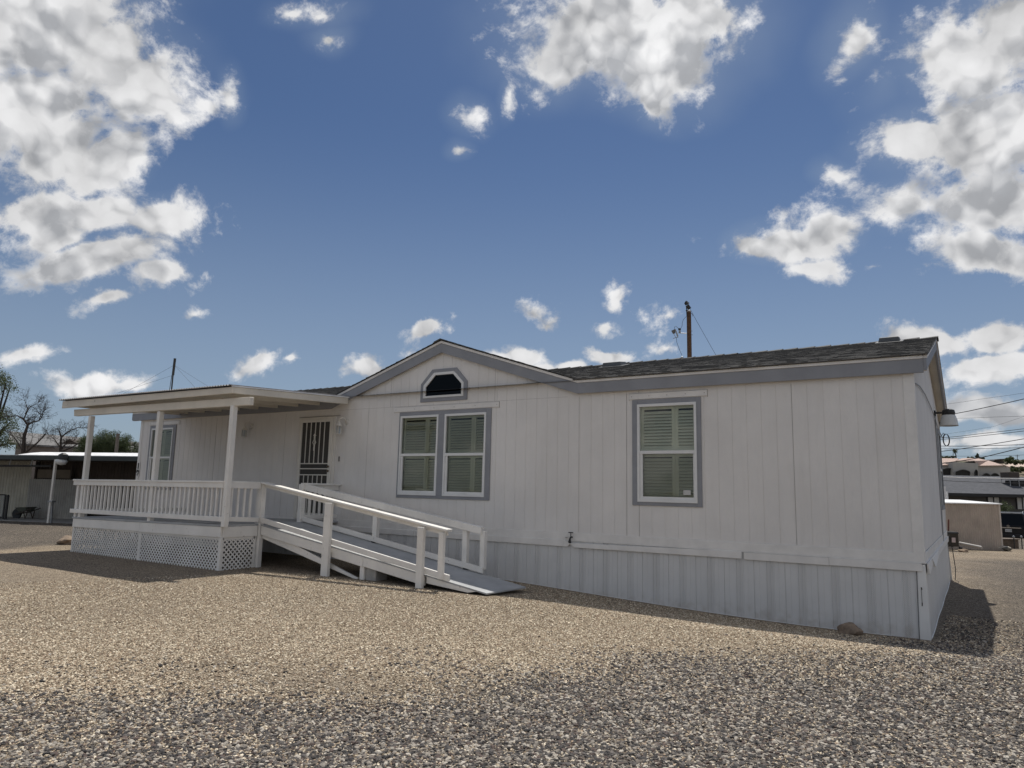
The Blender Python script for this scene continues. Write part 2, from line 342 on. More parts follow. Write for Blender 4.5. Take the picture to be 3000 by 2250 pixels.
# ------------------------------------------------------------------ ground
def sm(a, b, x):
    t = np.clip((x-a)/(b-a), 0, 1); return t*t*(3-2*t)
def gz(x, y):
    x = np.asarray(x, float); y = np.asarray(y, float)
    a = -.58+(-.83+.58)*sm(-8.5, -.8, x)
    z = -.60+(a+.60)*sm(-2.6, -.1, y)
    z = z-np.clip(y-8, 0, 40)*.0125*sm(-14, -4, x)
    z = z+.012*np.sin(x*1.3+y*.7)*np.sin(y*1.1-x*.4)*sm(-2.8, -4.5, y)
    z = z+np.clip(y-95, 0, 120)*.108*sm(-60, -10, x)
    return z
def ground_mat():
    m = bpy.data.materials.new('gravel_ground'); m.use_nodes = True; T = NT(m.node_tree); b = T.n['Principled BSDF']
    co = T.new('ShaderNodeNewGeometry').outputs['Position']; s = T.xyz(co)
    n = T.noise(co, .9, 6, .65); nn = T.m('MULTIPLY_ADD', T.m('SUBTRACT', n, .5), 3.0, 0.)
    xb = T.m('MINIMUM', T.m('MULTIPLY_ADD', s[1], .76, 1.5), .15)
    grey = T.ss(T.m('ADD', T.m('SUBTRACT', s[0], xb), nn), -.9, 1.2)
    gl = T.ss(T.m('ADD', T.m('ADD', s[0], T.m('MULTIPLY', T.m('ADD', s[1], 3.), .3)), nn), -15.9, -16.7)
    grey = T.m('MAXIMUM', grey, gl)
    tan2 = T.m('MULTIPLY', T.ss(T.m('ADD', s[1], nn), 15., 18.), T.ss(T.m('ADD', s[1], nn), 26., 23.))
    grey = T.m('MULTIPLY', grey, T.m('SUBTRACT', 1., tan2))
    def layer(scale, stops_t, stops_g):
        v = T.new('ShaderNodeTexVoronoi'); T.put(v.inputs['Vector'], co); v.inputs['Scale'].default_value = scale
        r = T.xyz(v.outputs['Color'])[0]
        return T.mix(grey, T.ramp(r, stops_t), T.ramp(r, stops_g)), v.outputs['Distance']
    st = [(0, (.07, .055, .042)), (.25, (.24, .195, .15)), (.55, (.41, .35, .28)), (.82, (.58, .52, .43)), (1, (.75, .70, .61))]
    sg = [(0, (.025, .024, .024)), (.35, (.085, .079, .076)), (.65, (.17, .157, .148)), (.88, (.36, .33, .29)), (1, (.60, .56, .50))]
    c1, d1 = layer(78, st, sg); c2, d2 = layer(30, st, sg)
    pick = T.ss(T.noise(co, 30, 3), .48, .56)
    c = T.mix(T.m('MULTIPLY', pick, .5), c1, c2)
    # bare dusty patches with fewer stones
    dust = T.m('MULTIPLY', T.ss(T.noise(co, .55, 5, .6), .55, .72), T.m('SUBTRACT', 1., grey))
    c = T.mix(T.m('MULTIPLY', dust, .45), c, (.25, .195, .14))
    big = T.mix(T.ss(T.noise(co, .22, 4), .35, .65), (.82, .82, .83), (1.08, 1.06, 1.03))
    c = T.mix(1., c, big, 'MULTIPLY')
    scrub = T.mix(T.ss(T.noise(co, .35, 6, .7), .45, .6), (.20, .16, .12), (.07, .085, .045))
    # soil between the stones, kept dark to stand in for crevice shade
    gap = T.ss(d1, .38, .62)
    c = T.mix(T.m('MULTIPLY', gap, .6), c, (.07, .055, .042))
    c = T.mix(1., c, (.93, .88, .80), 'MULTIPLY')
    c = T.mix(T.ss(s[1], 60., 80.), c, scrub)
    T.put(b.inputs['Base Color'], c); b.inputs['Roughness'].default_value = .92; b.inputs['Specular IOR Level'].default_value = .2
    bn = T.new('ShaderNodeBump'); bn.inputs['Strength'].default_value = .9; bn.inputs['Distance'].default_value = .012; bn.invert = True
    T.put(bn.inputs['Height'], T.m('ADD', d1, T.m('MULTIPLY', d2, .6))); T.l.new(bn.outputs[0], b.inputs['Normal'])
    return m
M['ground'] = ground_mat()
def axis(lo, hi, step, far):
    a = list(np.arange(lo, hi+1e-6, step)); s = step
    while a[-1] < far: s *= 1.25; a.append(a[-1]+s)
    s = step
    while a[0] > -far: s *= 1.25; a.insert(0, a[0]-s)
    return np.array(a)
def build_ground():
    xs = axis(-20, 6, .2, 900); ys = axis(-11, 10, .2, 900)
    X, Y = np.meshgrid(xs, ys); Z = gz(X, Y); nx = len(xs)
    mb = MB(); mb.v = list(map(tuple, np.stack([X.ravel(), Y.ravel(), Z.ravel()], 1).tolist()))
    mb.f = [(j*nx+i, j*nx+i+1, (j+1)*nx+i+1, (j+1)*nx+i) for j in range(len(ys)-1) for i in range(nx-1)]
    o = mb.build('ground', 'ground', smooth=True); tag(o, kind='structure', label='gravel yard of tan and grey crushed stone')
build_ground()

# ------------------------------------------------------------------ loose stones near the camera
def gravel():
    rs = np.random.RandomState(3)
    N = 820000
    # sample depth-biased points inside a wedge wider than the view
    dist = 3.0+rs.rand(N)**1.15*9.5; ang = (rs.rand(N)-.5)*R_(96)-YAW*0
    th = YAW+ang; x = CAMP[0]-np.sin(th)*dist; y = CAMP[1]+np.cos(th)*dist
    dens = np.clip(1.25-(dist-3.5)/9.5, .12, 1)
    for (qx, qy, qr, qa) in ((-3.4, -6.2, .6, .85), (-4.2, -6.5, .8, .7), (-2.7, -5.8, .4, .85), (-7.6, -5.6, .9, .5), (-5.6, -4.2, .5, .6), (1.2, -4.4, .5, .5), (-9.5, -3.9, .4, .7), (-1.4, -3.0, .6, .4)):
        dens = dens*(1-qa*np.exp(-(((x-qx)/qr)**2+((y-qy)/(qr*.6))**2)*(1+.5*np.sin(7*x+5*y))))
    keep = (rs.rand(N) < dens) & ~((y > -.12) & (x < .15)) & ~((y > -2.62) & (x < -9.9)) & ~((y > -1.95) & (y < -.75) & (x < -5.0)&(x>-10.3))
    x, y, dist = x[keep], y[keep], dist[keep]; n = len(x)
    nz = .9*np.sin(x*1.9+np.sin(y*1.3)*2)*np.sin(y*2.3-x)*.6+rs.randn(n)*.45
    xb = np.minimum(.76*y+1.5, .15); g = sm(-1.1, 1.4, x-xb+nz*1.2) > rs.rand(n)*.9+.05
    tan = np.array([(.17,.135,.10),(.32,.265,.205),(.46,.395,.31),(.60,.54,.445),(.72,.67,.58),(.38,.30,.235)])
    gry = np.array([(.07,.067,.067),(.105,.098,.096),(.15,.14,.135),(.13,.10,.09),(.36,.33,.29),(.52,.485,.43),(.22,.195,.17),(.06,.058,.06)])
    g = g & (rs.rand(n) > .32); c = np.where(g[:, None], 1.0*gry[rs.randint(0, 8, n)], tan[rs.randint(0, 6, n)])*(.55+.45*rs.rand(n))[:, None]*np.where(g[:, None], np.array([[1., .97, .93]]), np.array([[1.27, 1.205, 1.085]]))
    r = np.where(g, .0056+.0105*rs.rand(n)**3.0, .0046+.0052*rs.rand(n)**2.4)
    z = gz(x, y)+r*.25
    me = bpy.data.meshes.new('gravel'); me.vertices.add(n); me.vertices.foreach_set('co', np.stack([x, y, z], 1).ravel().astype(np.float32))
    a = me.attributes.new('rad', 'FLOAT', 'POINT'); a.data.foreach_set('value', r.astype(np.float32))
    a = me.attributes.new('stone_colour', 'FLOAT_COLOR', 'POINT'); a.data.foreach_set('color', np.concatenate([c, np.ones((n, 1))], 1).ravel().astype(np.float32))
    o = bpy.data.objects.new('gravel', me); COL.objects.link(o); tag(o, 'loose crushed stones lying over the gravel yard in the foreground', kind='stuff')
    m = bpy.data.materials.new('crushed_stone'); m.use_nodes = True; T = NT(m.node_tree); b = T.n['Principled BSDF']
    at_ = T.new('ShaderNodeAttribute', attribute_name='stone_colour', attribute_type='INSTANCER')
    T.l.new(at_.outputs['Color'], b.inputs['Base Color']); b.inputs['Roughness'].default_value = .85; b.inputs['Specular IOR Level'].default_value = .3
    me.materials.append(m)
    ng = bpy.data.node_groups.new('scatter_stones', 'GeometryNodeTree'); ng.interface.new_socket('Geometry', in_out='INPUT', socket_type='NodeSocketGeometry'); ng.interface.new_socket('Geometry', in_out='OUTPUT', socket_type='NodeSocketGeometry')
    N_ = ng.nodes; L = ng.links; gi = N_.new('NodeGroupInput'); go = N_.new('NodeGroupOutput')
    g2i = N_.new('GeometryNodeGeometryToInstance')
    for k in range(5):
        ico = N_.new('GeometryNodeMeshIcoSphere'); ico.inputs['Radius'].default_value = 1; ico.inputs['Subdivisions'].default_value = 1 if k < 3 else 2
        sp = N_.new('GeometryNodeSetPosition'); no = N_.new('ShaderNodeTexNoise'); no.noise_dimensions = '4D'; no.inputs['W'].default_value = k*3.7; no.inputs['Scale'].default_value = .9; no.inputs['Detail'].default_value = 1
        sub = N_.new('ShaderNodeVectorMath'); sub.operation = 'SUBTRACT'; sub.inputs[1].default_value = (.5, .5, .5)
        mul = N_.new('ShaderNodeVectorMath'); mul.operation = 'MULTIPLY'; mul.inputs[1].default_value = (1.5, 1.5, 1.2)
        L.new(no.outputs['Color'], sub.inputs[0]); L.new(sub.outputs[0], mul.inputs[0]); L.new(ico.outputs[0], sp.inputs[0]); L.new(mul.outputs[0], sp.inputs['Offset'])
        sm_ = N_.new('GeometryNodeSetMaterial'); sm_.inputs['Material'].default_value = m; L.new(sp.outputs[0], sm_.inputs[0])
        ff = N_.new('GeometryNodeSetShadeSmooth'); ff.inputs['Shade Smooth'].default_value = False; L.new(sm_.outputs[0], ff.inputs[0])
        L.new(ff.outputs[0], g2i.inputs[0])
    iop = N_.new('GeometryNodeInstanceOnPoints'); L.new(gi.outputs[0], iop.inputs['Points']); L.new(g2i.outputs[0], iop.inputs['Instance']); iop.inputs['Pick Instance'].default_value = True
    rr = N_.new('FunctionNodeRandomValue'); rr.data_type = 'FLOAT_VECTOR'; rr.inputs[0].default_value = (-.45, -.45, 0); rr.inputs[1].default_value = (.45, .45, 6.28)
    L.new(rr.outputs[0], iop.inputs['Rotation'])
    na = N_.new('GeometryNodeInputNamedAttribute'); na.data_type = 'FLOAT'; na.inputs['Name'].default_value = 'rad'
    rv = N_.new('FunctionNodeRandomValue'); rv.data_type = 'FLOAT_VECTOR'; rv.inputs[0].default_value = (.9, .7, .45); rv.inputs[1].default_value = (1.5, 1.1, .8)
    vm = N_.new('ShaderNodeVectorMath'); vm.operation = 'SCALE'; L.new(rv.outputs[0], vm.inputs[0]); L.new(na.outputs[0], vm.inputs['Scale'])
    L.new(vm.outputs[0], iop.inputs['Scale']); L.new(iop.outputs[0], go.inputs[0])
    md = o.modifiers.new('scatter', 'NODES'); md.node_group = ng
gravel()

# ------------------------------------------------------------------ the manufactured home
house = thing('mobile_home', (-8.7, 3.85, -.8), 'long white single-storey manufactured home with grey trim, front gable and ribbed skirting', 'house')
HL, HR, HD = -17.4, 0.0, 7.7
GR0, GR1 = -.214, .405
def grooved_wall(mb, crack, u0, u1, top, holes, place, z0=.19, phase=-.0, pitch=.2032):
    "top: function u->z ; holes: (u0,u1,z0,z1) ; place(u,depth,z)->xyz"
    gw = .009
    br = {u0, u1}
    k = math.floor((u0-phase)/pitch)
    grooves = []
    while phase+k*pitch < u1:
        c = phase+k*pitch; k += 1
        if c-gw/2 > u0 and c+gw/2 < u1: grooves.append((c-gw/2, c+gw/2)); br |= {c-gw/2, c+gw/2}
    for h in holes: br |= {h[0], h[1]}
    for extra in (-10.37, -7.53, -4.69):
        if u0 < extra < u1: br.add(extra)
    br = sorted(br)
    for a, b in zip(br[:-1], br[1:]):
        if b-a < 1e-5: continue
        mid = (a+b)/2; ing = any(g0 <= mid <= g1 for g0, g1 in grooves); dep = .0042 if ing else 0.
        segs = [(z0, None)]
        zz = z0; iv = []
        for h in sorted([h for h in holes if h[0] <= mid <= h[1]], key=lambda h: h[2]):
            iv.append((zz, h[2])); zz = h[3]
        iv.append((zz, None))
        for s0, s1 in iv:
            if s1 is not None and s1 <= s0: continue
            ta, tb = (s1, s1) if s1 is not None else (top(a), top(b))
            tgt = mb
            tgt.add([place(a, dep, s0), place(b, dep, s0), place(b, dep, tb), place(a, dep, ta)], [(0, 1, 2, 3)])
            if ing:
                tgt.add([place(a, 0, s0), place(a, dep, s0), place(a, dep, ta), place(a, 0, ta)], [(0, 1, 2, 3)])
                tgt.add([place(b, 0, s0), place(b, dep, s0), place(b, dep, tb), place(b, 0, tb)], [(0, 1, 2, 3)])
def gable(u, z0=2.41, zp=3.345):
    if -10.37 < u < -4.69: return max(z0+.02, zp-.326*abs(u+7.53)) + .06
    return z0+.05
WIN = [(-16.95, -15.82, .65, 2.245), (-8.53, -6.40, .65, 2.253), (-3.76, -2.685, .65, 2.253)]
holes = [(-16.85, -15.93, .72, 2.17), (-8.48, -7.585, .72, 2.16), (-7.41, -6.52, .72, 2.16), (-3.66, -2.76, .72, 2.16), (-11.25, -10.34, .19, 2.18)]
mb = MB()
grooved_wall(mb, None, HL, HR, gable, holes, lambda u, d, z: (u, d, z), phase=-.0)
# return faces of the openings, 6 cm deep
for a, b, c, d in holes:
    for p in ([(a,0,c),(a,.06,c),(a,.06,d),(a,0,d)], [(b,0,c),(b,.06,c),(b,.06,d),(b,0,d)], [(a,0,c),(b,0,c),(b,.06,c),(a,.06,c)], [(a,0,d),(b,0,d),(b,.06,d),(a,.06,d)]): mb.add(p, [(0, 1, 2, 3)])
rt_ = lambda y: 2.42+.243*min(y, HD-y)+.08
grooved_wall(mb, None, .03, HD-.03, lambda y: rt_(y), [(5.85, 7.05, .72, 2.12)], lambda u, d, z: (HR-.001-d, u, z), phase=.03)
mb.add([(HL, 0, .19), (HL, HD, .19), (HL, HD, 2.5), (HL, HD/2, 3.4), (HL, 0, 2.5)], [(0, 1, 2, 3, 4)])
mb.add([(HL, HD, .19), (HR, HD, .19), (HR, HD, 2.5), (HL, HD, 2.5)], [(0, 1, 2, 3)])
wall = mb.build('wall', 'wall', house)
# seam lines between plywood sheets: real dark gaps
for sx in (-14.23, -11.8, -9.36, -4.69, -3.86, -1.42):
    if any(h[0]-.05 < sx < h[1]+.05 for h in holes): continue
    MB().box(sx-.0018, sx+.0018, -.0012, .001, .195, 2.36).build('wall_seam', 'crack', house)
MB().box(-10.2, -4.9, -.0015, .001, 2.367, 2.370).build('wall_seam', 'crack', house)
for sx in (-6.35, -8.79): MB().box(sx-.002, sx+.002, -.0015, .001, 2.372, 3.345-.326*abs(sx+7.53)).build('wall_seam', 'crack', house)
mb = MB().box(HL+.05, HR-.05, .35, HD-.05, .15, 2.38)   # near-black box standing in for the unlit rooms behind the shutters
mb.build('dark_room_box', 'dark', house)
# corner boards
MB().box(-.115, .012, -.012, 0, .19, 2.42).build('corner_board', 'trim_white', house, .003); MB().box(.0, .012, 0, .115, .19, 2.48).build('corner_board', 'trim_white', house, .003)
MB().box(HL-.012, HL+.09, -.012, 0, .19, 2.42).build('corner_board', 'trim_white', house, .003); MB().box(.0, .01, HD-.1, HD+.01, .19, 2.44).build('corner_board', 'trim_white', house, .003)
# lower band + bent metal strip over the skirting
mb = MB(); mb.box(HL, .006, -.014, .0, .075, .19); mb.box(0, .014, 0, HD, .075, .19); mb.box(HL, .02, -.02, .0, .060, .075); mb.box(0, .02, 0, HD, .060, .075)
mb.build('base_band', 'trim_white', house, .004)
mb = MB()
js = [-17.4, -14.1, -10.9, -8.05, -6.9, -4.93]
for a, b in zip(js[:-1], js[1:]): mb.box(a, b-.006, -.034, -.018, -.03, .066)
mb.hexa([(-4.935, -.034, -.03), (-4.86, -.034, -.03), (-4.86, -.018, -.03), (-4.935, -.018, -.03)], [(-4.935, -.034, .066), (-4.80, -.03, .05), (-4.80, -.018, .05), (-4.935, -.018, .066)])
mb.hexa([(-4.73, -.05, -.035), (-2.14, -.034, -.03), (-2.14, -.018, -.03), (-4.73, -.018, -.035)], [(-4.84, -.046, .03), (-2.14, -.034, .066), (-2.14, -.018, .066), (-4.84, -.018, .03)])
mb.box(-2.11, -1.03, -.036, -.018, -.036, .058); mb.box(-1.027, -.03, -.036, -.018, -.033, .06)
mb.hexa([(.02, .06, -.07), (.05, .06, -.07), (.04, 1.0, -.03), (.02, 1.0, -.03)], [(.02, .02, .06), (.035, .02, .06), (.035, 1.0, .066), (.02, 1.0, .066)])
mb.hexa([(.02, 1.1, -.06), (.07, 1.1, -.06), (.04, 3.0, -.03), (.02, 3.0, -.03)], [(.02, 1.04, .06), (.035, 1.04, .06), (.035, 3.0, .066), (.02, 3.0, .066)])
mb.box(.02, .034, 3.0, HD, -.03, .066)
strip = mb.build('skirting_strip', 'trim_white', house, .002)
# skirting with moulded ribs
def skirt_profile(u0, u1):
    pts = []; k = math.floor((u0-GR0)/GR1)-1
    while GR0+k*GR1 < u1+GR1:
        s = GR0+k*GR1
        for du, d in ((0, 0), (.003, -.006), (.012, -.006), (.015, .004), (.050, .004), (.053, -.003), (.062, -.003), (.065, .004), (.098, .004), (.101, -.006), (.110, -.006), (.113, 0), (.170, 0), (.172, .003), (.176, .003), (.178, 0), (.246, 0), (.249, .008), (.257, .008), (.260, 0), (.32, 0), (.322, .003), (.326, .003), (.328, 0)):
            if u0 <= s+du <= u1: pts.append((s+du, d))
        k += 1
    return [(u0, 0)]+pts+[(u1, 0)]
mb = MB()
pr = skirt_profile(HL, -.095)
vs = []; 
for u, d in pr:
    zb = float(gz(u, -.02))-.02
    vs += [(u, -.012+d, zb), (u, -.004+d, .07)]
mb.add(vs, [(2*i, 2*i+2, 2*i+3, 2*i+1) for i in range(len(pr)-1)])
ys_ = np.arange(.10, HD, .0508)
vs = []
for i, y in enumerate(ys_):
    for q, dd in ((0, 0), (.006, -.005), (.014, -.005), (.02, 0)):
        vs += [(.018+dd, y+q, float(gz(.07, y))-.02), (.003+dd, y+q, .07)]
n = len(vs)//2
mb.add(vs, [(2*i, 2*i+2, 2*i+3, 2*i+1) for i in range(n-1)])
mb.add([(HL, 0, -.8), (HL, HD, -.8), (HL, HD, .2), (HL, 0, .2)], [(0, 1, 2, 3)]); mb.add([(HL, HD, -1), (.06, HD, -1.), (.0, HD, .2), (HL, HD, .2)], [(0, 1, 2, 3)])
sk = mb.build('skirting', 'skirt', house)
mb = MB(); zb = -.86
mb.hexa([(-.10, -.025, zb), (.022, -.025, zb), (.022, .115, zb), (-.10, .115, zb)], [(-.085, -.014, .05), (.006, -.014, .05), (.006, .1, .05), (-.085, .1, .05)])
mb.build('skirting_corner', 'vinyl', sk, .006)
mb = MB(); mb.bar((-.052, -.0235, -.25), (-.05, -.0235, -.42), .005, .003); mb.bar((-.05, -.0235, -.22), (-.046, -.0235, -.25), .012, .003); mb.bar((-.05, -.0235, -.40), (-.052, -.0235, -.44), .010, .003)
mb.tube([(-.088, -.023, .0), (-.104, -.027, -.84)], .003, 5)
mb.build('torn_slit', 'black', sk)
mb = MB(); mb.tube([(.022+.004*math.sin(i), .12+i*.4, float(gz(.07, .12+i*.4))+.004) for i in range(19)], .006, 6); mb.tube([(HL+i*.55, -.024, float(gz(HL+i*.55, -.02))+.004) for i in range(32)], .005, 5)
mb.build('skirting_rail', 'vinyl', sk)
mb = MB(); mb.tube([(.05, HD-.1, .1), (.09, HD+.02, -.2), (.12, HD+.05, -.6), (.10, HD+.04, -.84)], .008, 6); mb.build('loose_cable', 'rubber', sk)

# fascia
FY0, FY1 = -.075, -.045
def sweep(zb0, zb1, y0, y1, pts):
    "board following pts (x, zoffset) on the front"
    m_ = MB()
    for (xa, za), (xb, zb) in zip(pts[:-1], pts[1:]):
        m_.hexa([(xa, y0, za+zb0), (xb, y0, zb+zb0), (xb, y1, zb+zb0), (xa, y1, za+zb0)], [(xa, y0, za+zb1), (xb, y0, zb+zb1), (xb, y1, zb+zb1), (xa, y1, za+zb1)])
    return m_
FP = [(-17.72, 0), (-10.37, 0), (-7.53, .925), (-4.69, 0), (.168, 0)]
roof = MB()
SL = .245
def main_z(y): return 2.625+SL*(min(y, 2*3.85-y)+.08)
ry = 3.85; rz = main_z(ry)
X0, X1 = -17.74, .225
roof.add([(X0, -.1, 2.615), (X1, -.1, 2.615), (X1, ry, rz-.01), (X0, ry, rz-.01), (X1, HD+.1, 2.615), (X0, HD+.1, 2.615)], [(0, 1, 2, 3), (3, 2, 4, 5)])
yb = (3.55-2.625)/SL-.08
roof.add([(-10.40, -.1, 2.62), (-4.66, -.1, 2.62), (-7.53, -.1, 3.555), (-7.53, yb+.2, 3.555)], [(0, 2, 3), (1, 2, 3)])
roofo = roof.build('roof', 'roof_base', house)
sweep(-.0+2.40, 2.577, FY0, FY1, FP).build('fascia', 'grey_trim', roofo, .003)
sweep(2.577, 2.622, FY0-.012, FY1, FP).build('drip_edge', 'trim_white', roofo, .002)
mb = sweep(2.40, 2.42, -.045, .0, [(-17.72, 0), (-10.37, 0)]); mb.v += []; 
for a, b in (((-4.69, 0), (.2, 0)), ((-10.37, 0), (-7.53, .925)), ((-7.53, .925), (-4.69, 0))):
    q = sweep(2.43, 2.44, -.046, .002, [a, b]); mb.add(q.v, q.f)
mb.build('soffit', 'cream_wood', roofo)
mb = MB()   # rake boards and soffit on the right gable end
def rake(xa, xb, zt, zb, m_):
    for (ya, yb_) in ((-.075, ry), (ry, HD+.075)):
        f = lambda y: main_z(y)
        m_.hexa([(xa, ya, f(ya)-zb), (xb, ya, f(ya)-zb), (xb, yb_, f(yb_)-zb), (xa, yb_, f(yb_)-zb)], [(xa, ya, f(ya)-zt), (xb, ya, f(ya)-zt), (xb, yb_, f(yb_)-zt), (xa, yb_, f(yb_)-zt)])
rake(.17, .205, .045, .20, mb); mb.build('rake_board', 'grey_trim', roofo, .003)
mb = MB(); rake(.17, .218, .0, .045, mb); mb.build('rake_edge', 'trim_white', roofo, .002)
mb = MB(); 
for (ya, yb_) in ((.0, ry), (ry, HD+.04)):
    f = main_z; mb.hexa([(0, ya, f(ya)-.14), (.17, ya, f(ya)-.14), (.17, yb_, f(yb_)-.14), (0, yb_, f(yb_)-.14)], [(0, ya, f(ya)-.12), (.17, ya, f(ya)-.12), (.17, yb_, f(yb_)-.12), (0, yb_, f(yb_)-.12)])
pass; mb.build('rake_soffit', 'cream_wood', roofo)
mb = MB(); rake(X0, X0+.03, .0, .2, mb); mb.build('rake_board', 'grey_trim', roofo)
mb = MB(); mb.box(X0, .205, HD+.045, HD+.075, 2.40, 2.62); mb.build('fascia', 'grey_trim', roofo)
# shingles: overlapping tabs
mb = MB()
def tabs(p0, ux, up, width, length, inside, expo=.135, nrm=None):
    p0 = Vector(p0); ux = Vector(ux).normalized(); up = Vector(up).normalized(); nrm = ux.cross(up).normalized()
    if nrm.z < 0: nrm = -nrm
    nrow = int(length/expo)
    for r in range(nrow+1):
        s0 = r*expo; u = -rnd.uniform(0, .2)
        while u < width:
            w = rnd.choice((.07, .1, .13, .17, .22)); th = rnd.choice((.004, .005, .010, .012)); dn = rnd.uniform(0, .012); a = max(u, 0); b_ = min(u+w, width); u += w
            if b_-a < .01: continue
            c = p0+ux*((a+b_)/2)+up*(s0+expo/2)
            if not inside(c): continue
            s1 = min(s0+expo+.03, length); s00 = s0-dn
            A = p0+ux*a+up*s00; B = p0+ux*(b_-.002)+up*s00; C_ = p0+ux*(b_-.002)+up*s1; D_ = p0+ux*a+up*s1
            lo = .004
            mb.hexa([A+nrm*lo*0, B+nrm*lo*0, C_, D_], [A+nrm*(.008+th), B+nrm*(.008+th), C_+nrm*.005, D_+nrm*.005], min(1, max(0, rnd.gauss(.42, .12)+(.12 if th > .008 else -.08))))
slen = math.hypot(ry+.1, rz-2.615)
gin = lambda c: not (-10.37 < c.x < -4.69 and (3.55-.326*abs(c.x+7.53)) > main_z(c.y)+.0)
tabs((X0, -.11, 2.622), (1, 0, 0), (0, ry+.1, rz-2.615), X1-X0, slen+.02, gin)
# rear slope: fewer, larger tabs (only its edge shows)
nb_ = 26
for r in range(nb_):
    t0 = r/nb_; y0_ = HD+.1-(HD+.1-ry)*t0; y1_ = HD+.1-(HD+.1-ry)*(r+1.2)/nb_; z0_ = 2.615+(rz-2.615)*t0; z1_ = 2.615+(rz-2.615)*min(1, (r+1.2)/nb_)
    x = X0
    while x < X1:
        w = min(rnd.uniform(.2, .5), X1-x); mb.hexa([(x, y0_, z0_), (x, y1_, z1_), (x+w, y1_, z1_), (x+w, y0_, z0_)][::-1], [(x, y0_, z0_+.02), (x, y1_, z1_+.008), (x+w, y1_, z1_+.008), (x+w, y0_, z0_+.02)][::-1], rnd.random()*.7); x += w
# gable slopes
gl = math.hypot(2.87, .935)
for sgn in (-1, 1):
    tabs((-7.53+sgn*2.87, -.11, 2.622), (0, 1, 0), (-sgn*2.87, 0, .935), yb+.2, gl+.02, lambda c: c.z > main_z(c.y)-.01)
# ridge caps
x = X1
while x > X0:
    w = rnd.uniform(.26, .32); dz = .012+rnd.uniform(0, .006)
    mb.hexa([(x-w, ry-.16, rz-.035), (x+.02, ry-.16, rz-.03), (x+.02, ry, rz+.012), (x-w, ry, rz+.008)], [(x-w, ry-.16, rz-.02), (x+.02, ry-.16, rz-.01), (x+.02, ry, rz+.012+dz+.014), (x-w, ry, rz+.008+dz)], rnd.random()*.6)
    mb.hexa([(x-w, ry, rz+.008), (x+.02, ry, rz+.012), (x+.02, ry+.16, rz-.03), (x-w, ry+.16, rz-.035)], [(x-w, ry, rz+.008+dz), (x+.02, ry, rz+.012+dz+.014), (x+.02, ry+.16, rz-.01), (x-w, ry+.16, rz-.02)], rnd.random()*.6)
    x -= w
y = -.12
while y < yb:
    for s_ in (-1, 1):
        mb.hexa([(-7.53, y, 3.56), (-7.53+s_*.15, y, 3.515), (-7.53+s_*.15, y+.3, 3.51), (-7.53, y+.3, 3.555)], [(-7.53, y, 3.585), (-7.53+s_*.15, y, 3.535), (-7.53+s_*.15, y+.3, 3.525), (-7.53, y+.3, 3.57)], rnd.random()*.6)
    y += .28
mb.build('shingles', 'shingle', roofo)
for (vx, vy, w) in ((-5.41, 2.9, .42), (-.47, 3.45, .33), (-12.75, .95, .42)):
    z = main_z(vy); mb = MB(); mb.hexa([(vx-w/2-.05, vy-.2, z-.03), (vx+w/2+.05, vy-.2, z-.03), (vx+w/2+.05, vy+.2, z+.07), (vx-w/2-.05, vy+.2, z+.07)], [(vx-w/2-.05, vy-.2, z-.015), (vx+w/2+.05, vy-.2, z-.015), (vx+w/2+.05, vy+.2, z+.085), (vx-w/2-.05, vy+.2, z+.085)])
    mb.hexa([(vx-w/2, vy-.14, z), (vx+w/2, vy-.14, z), (vx+w/2, vy+.16, z+.06), (vx-w/2, vy+.16, z+.06)], [(vx-w/2+.02, vy-.13, z+.085), (vx+w/2-.02, vy-.13, z+.085), (vx+w/2-.02, vy+.15, z+.125), (vx-w/2+.02, vy+.15, z+.125)])
    mb.build('roof_vent', mat('weathered_vent', (.09, .095, .10), .6), roofo, .01)

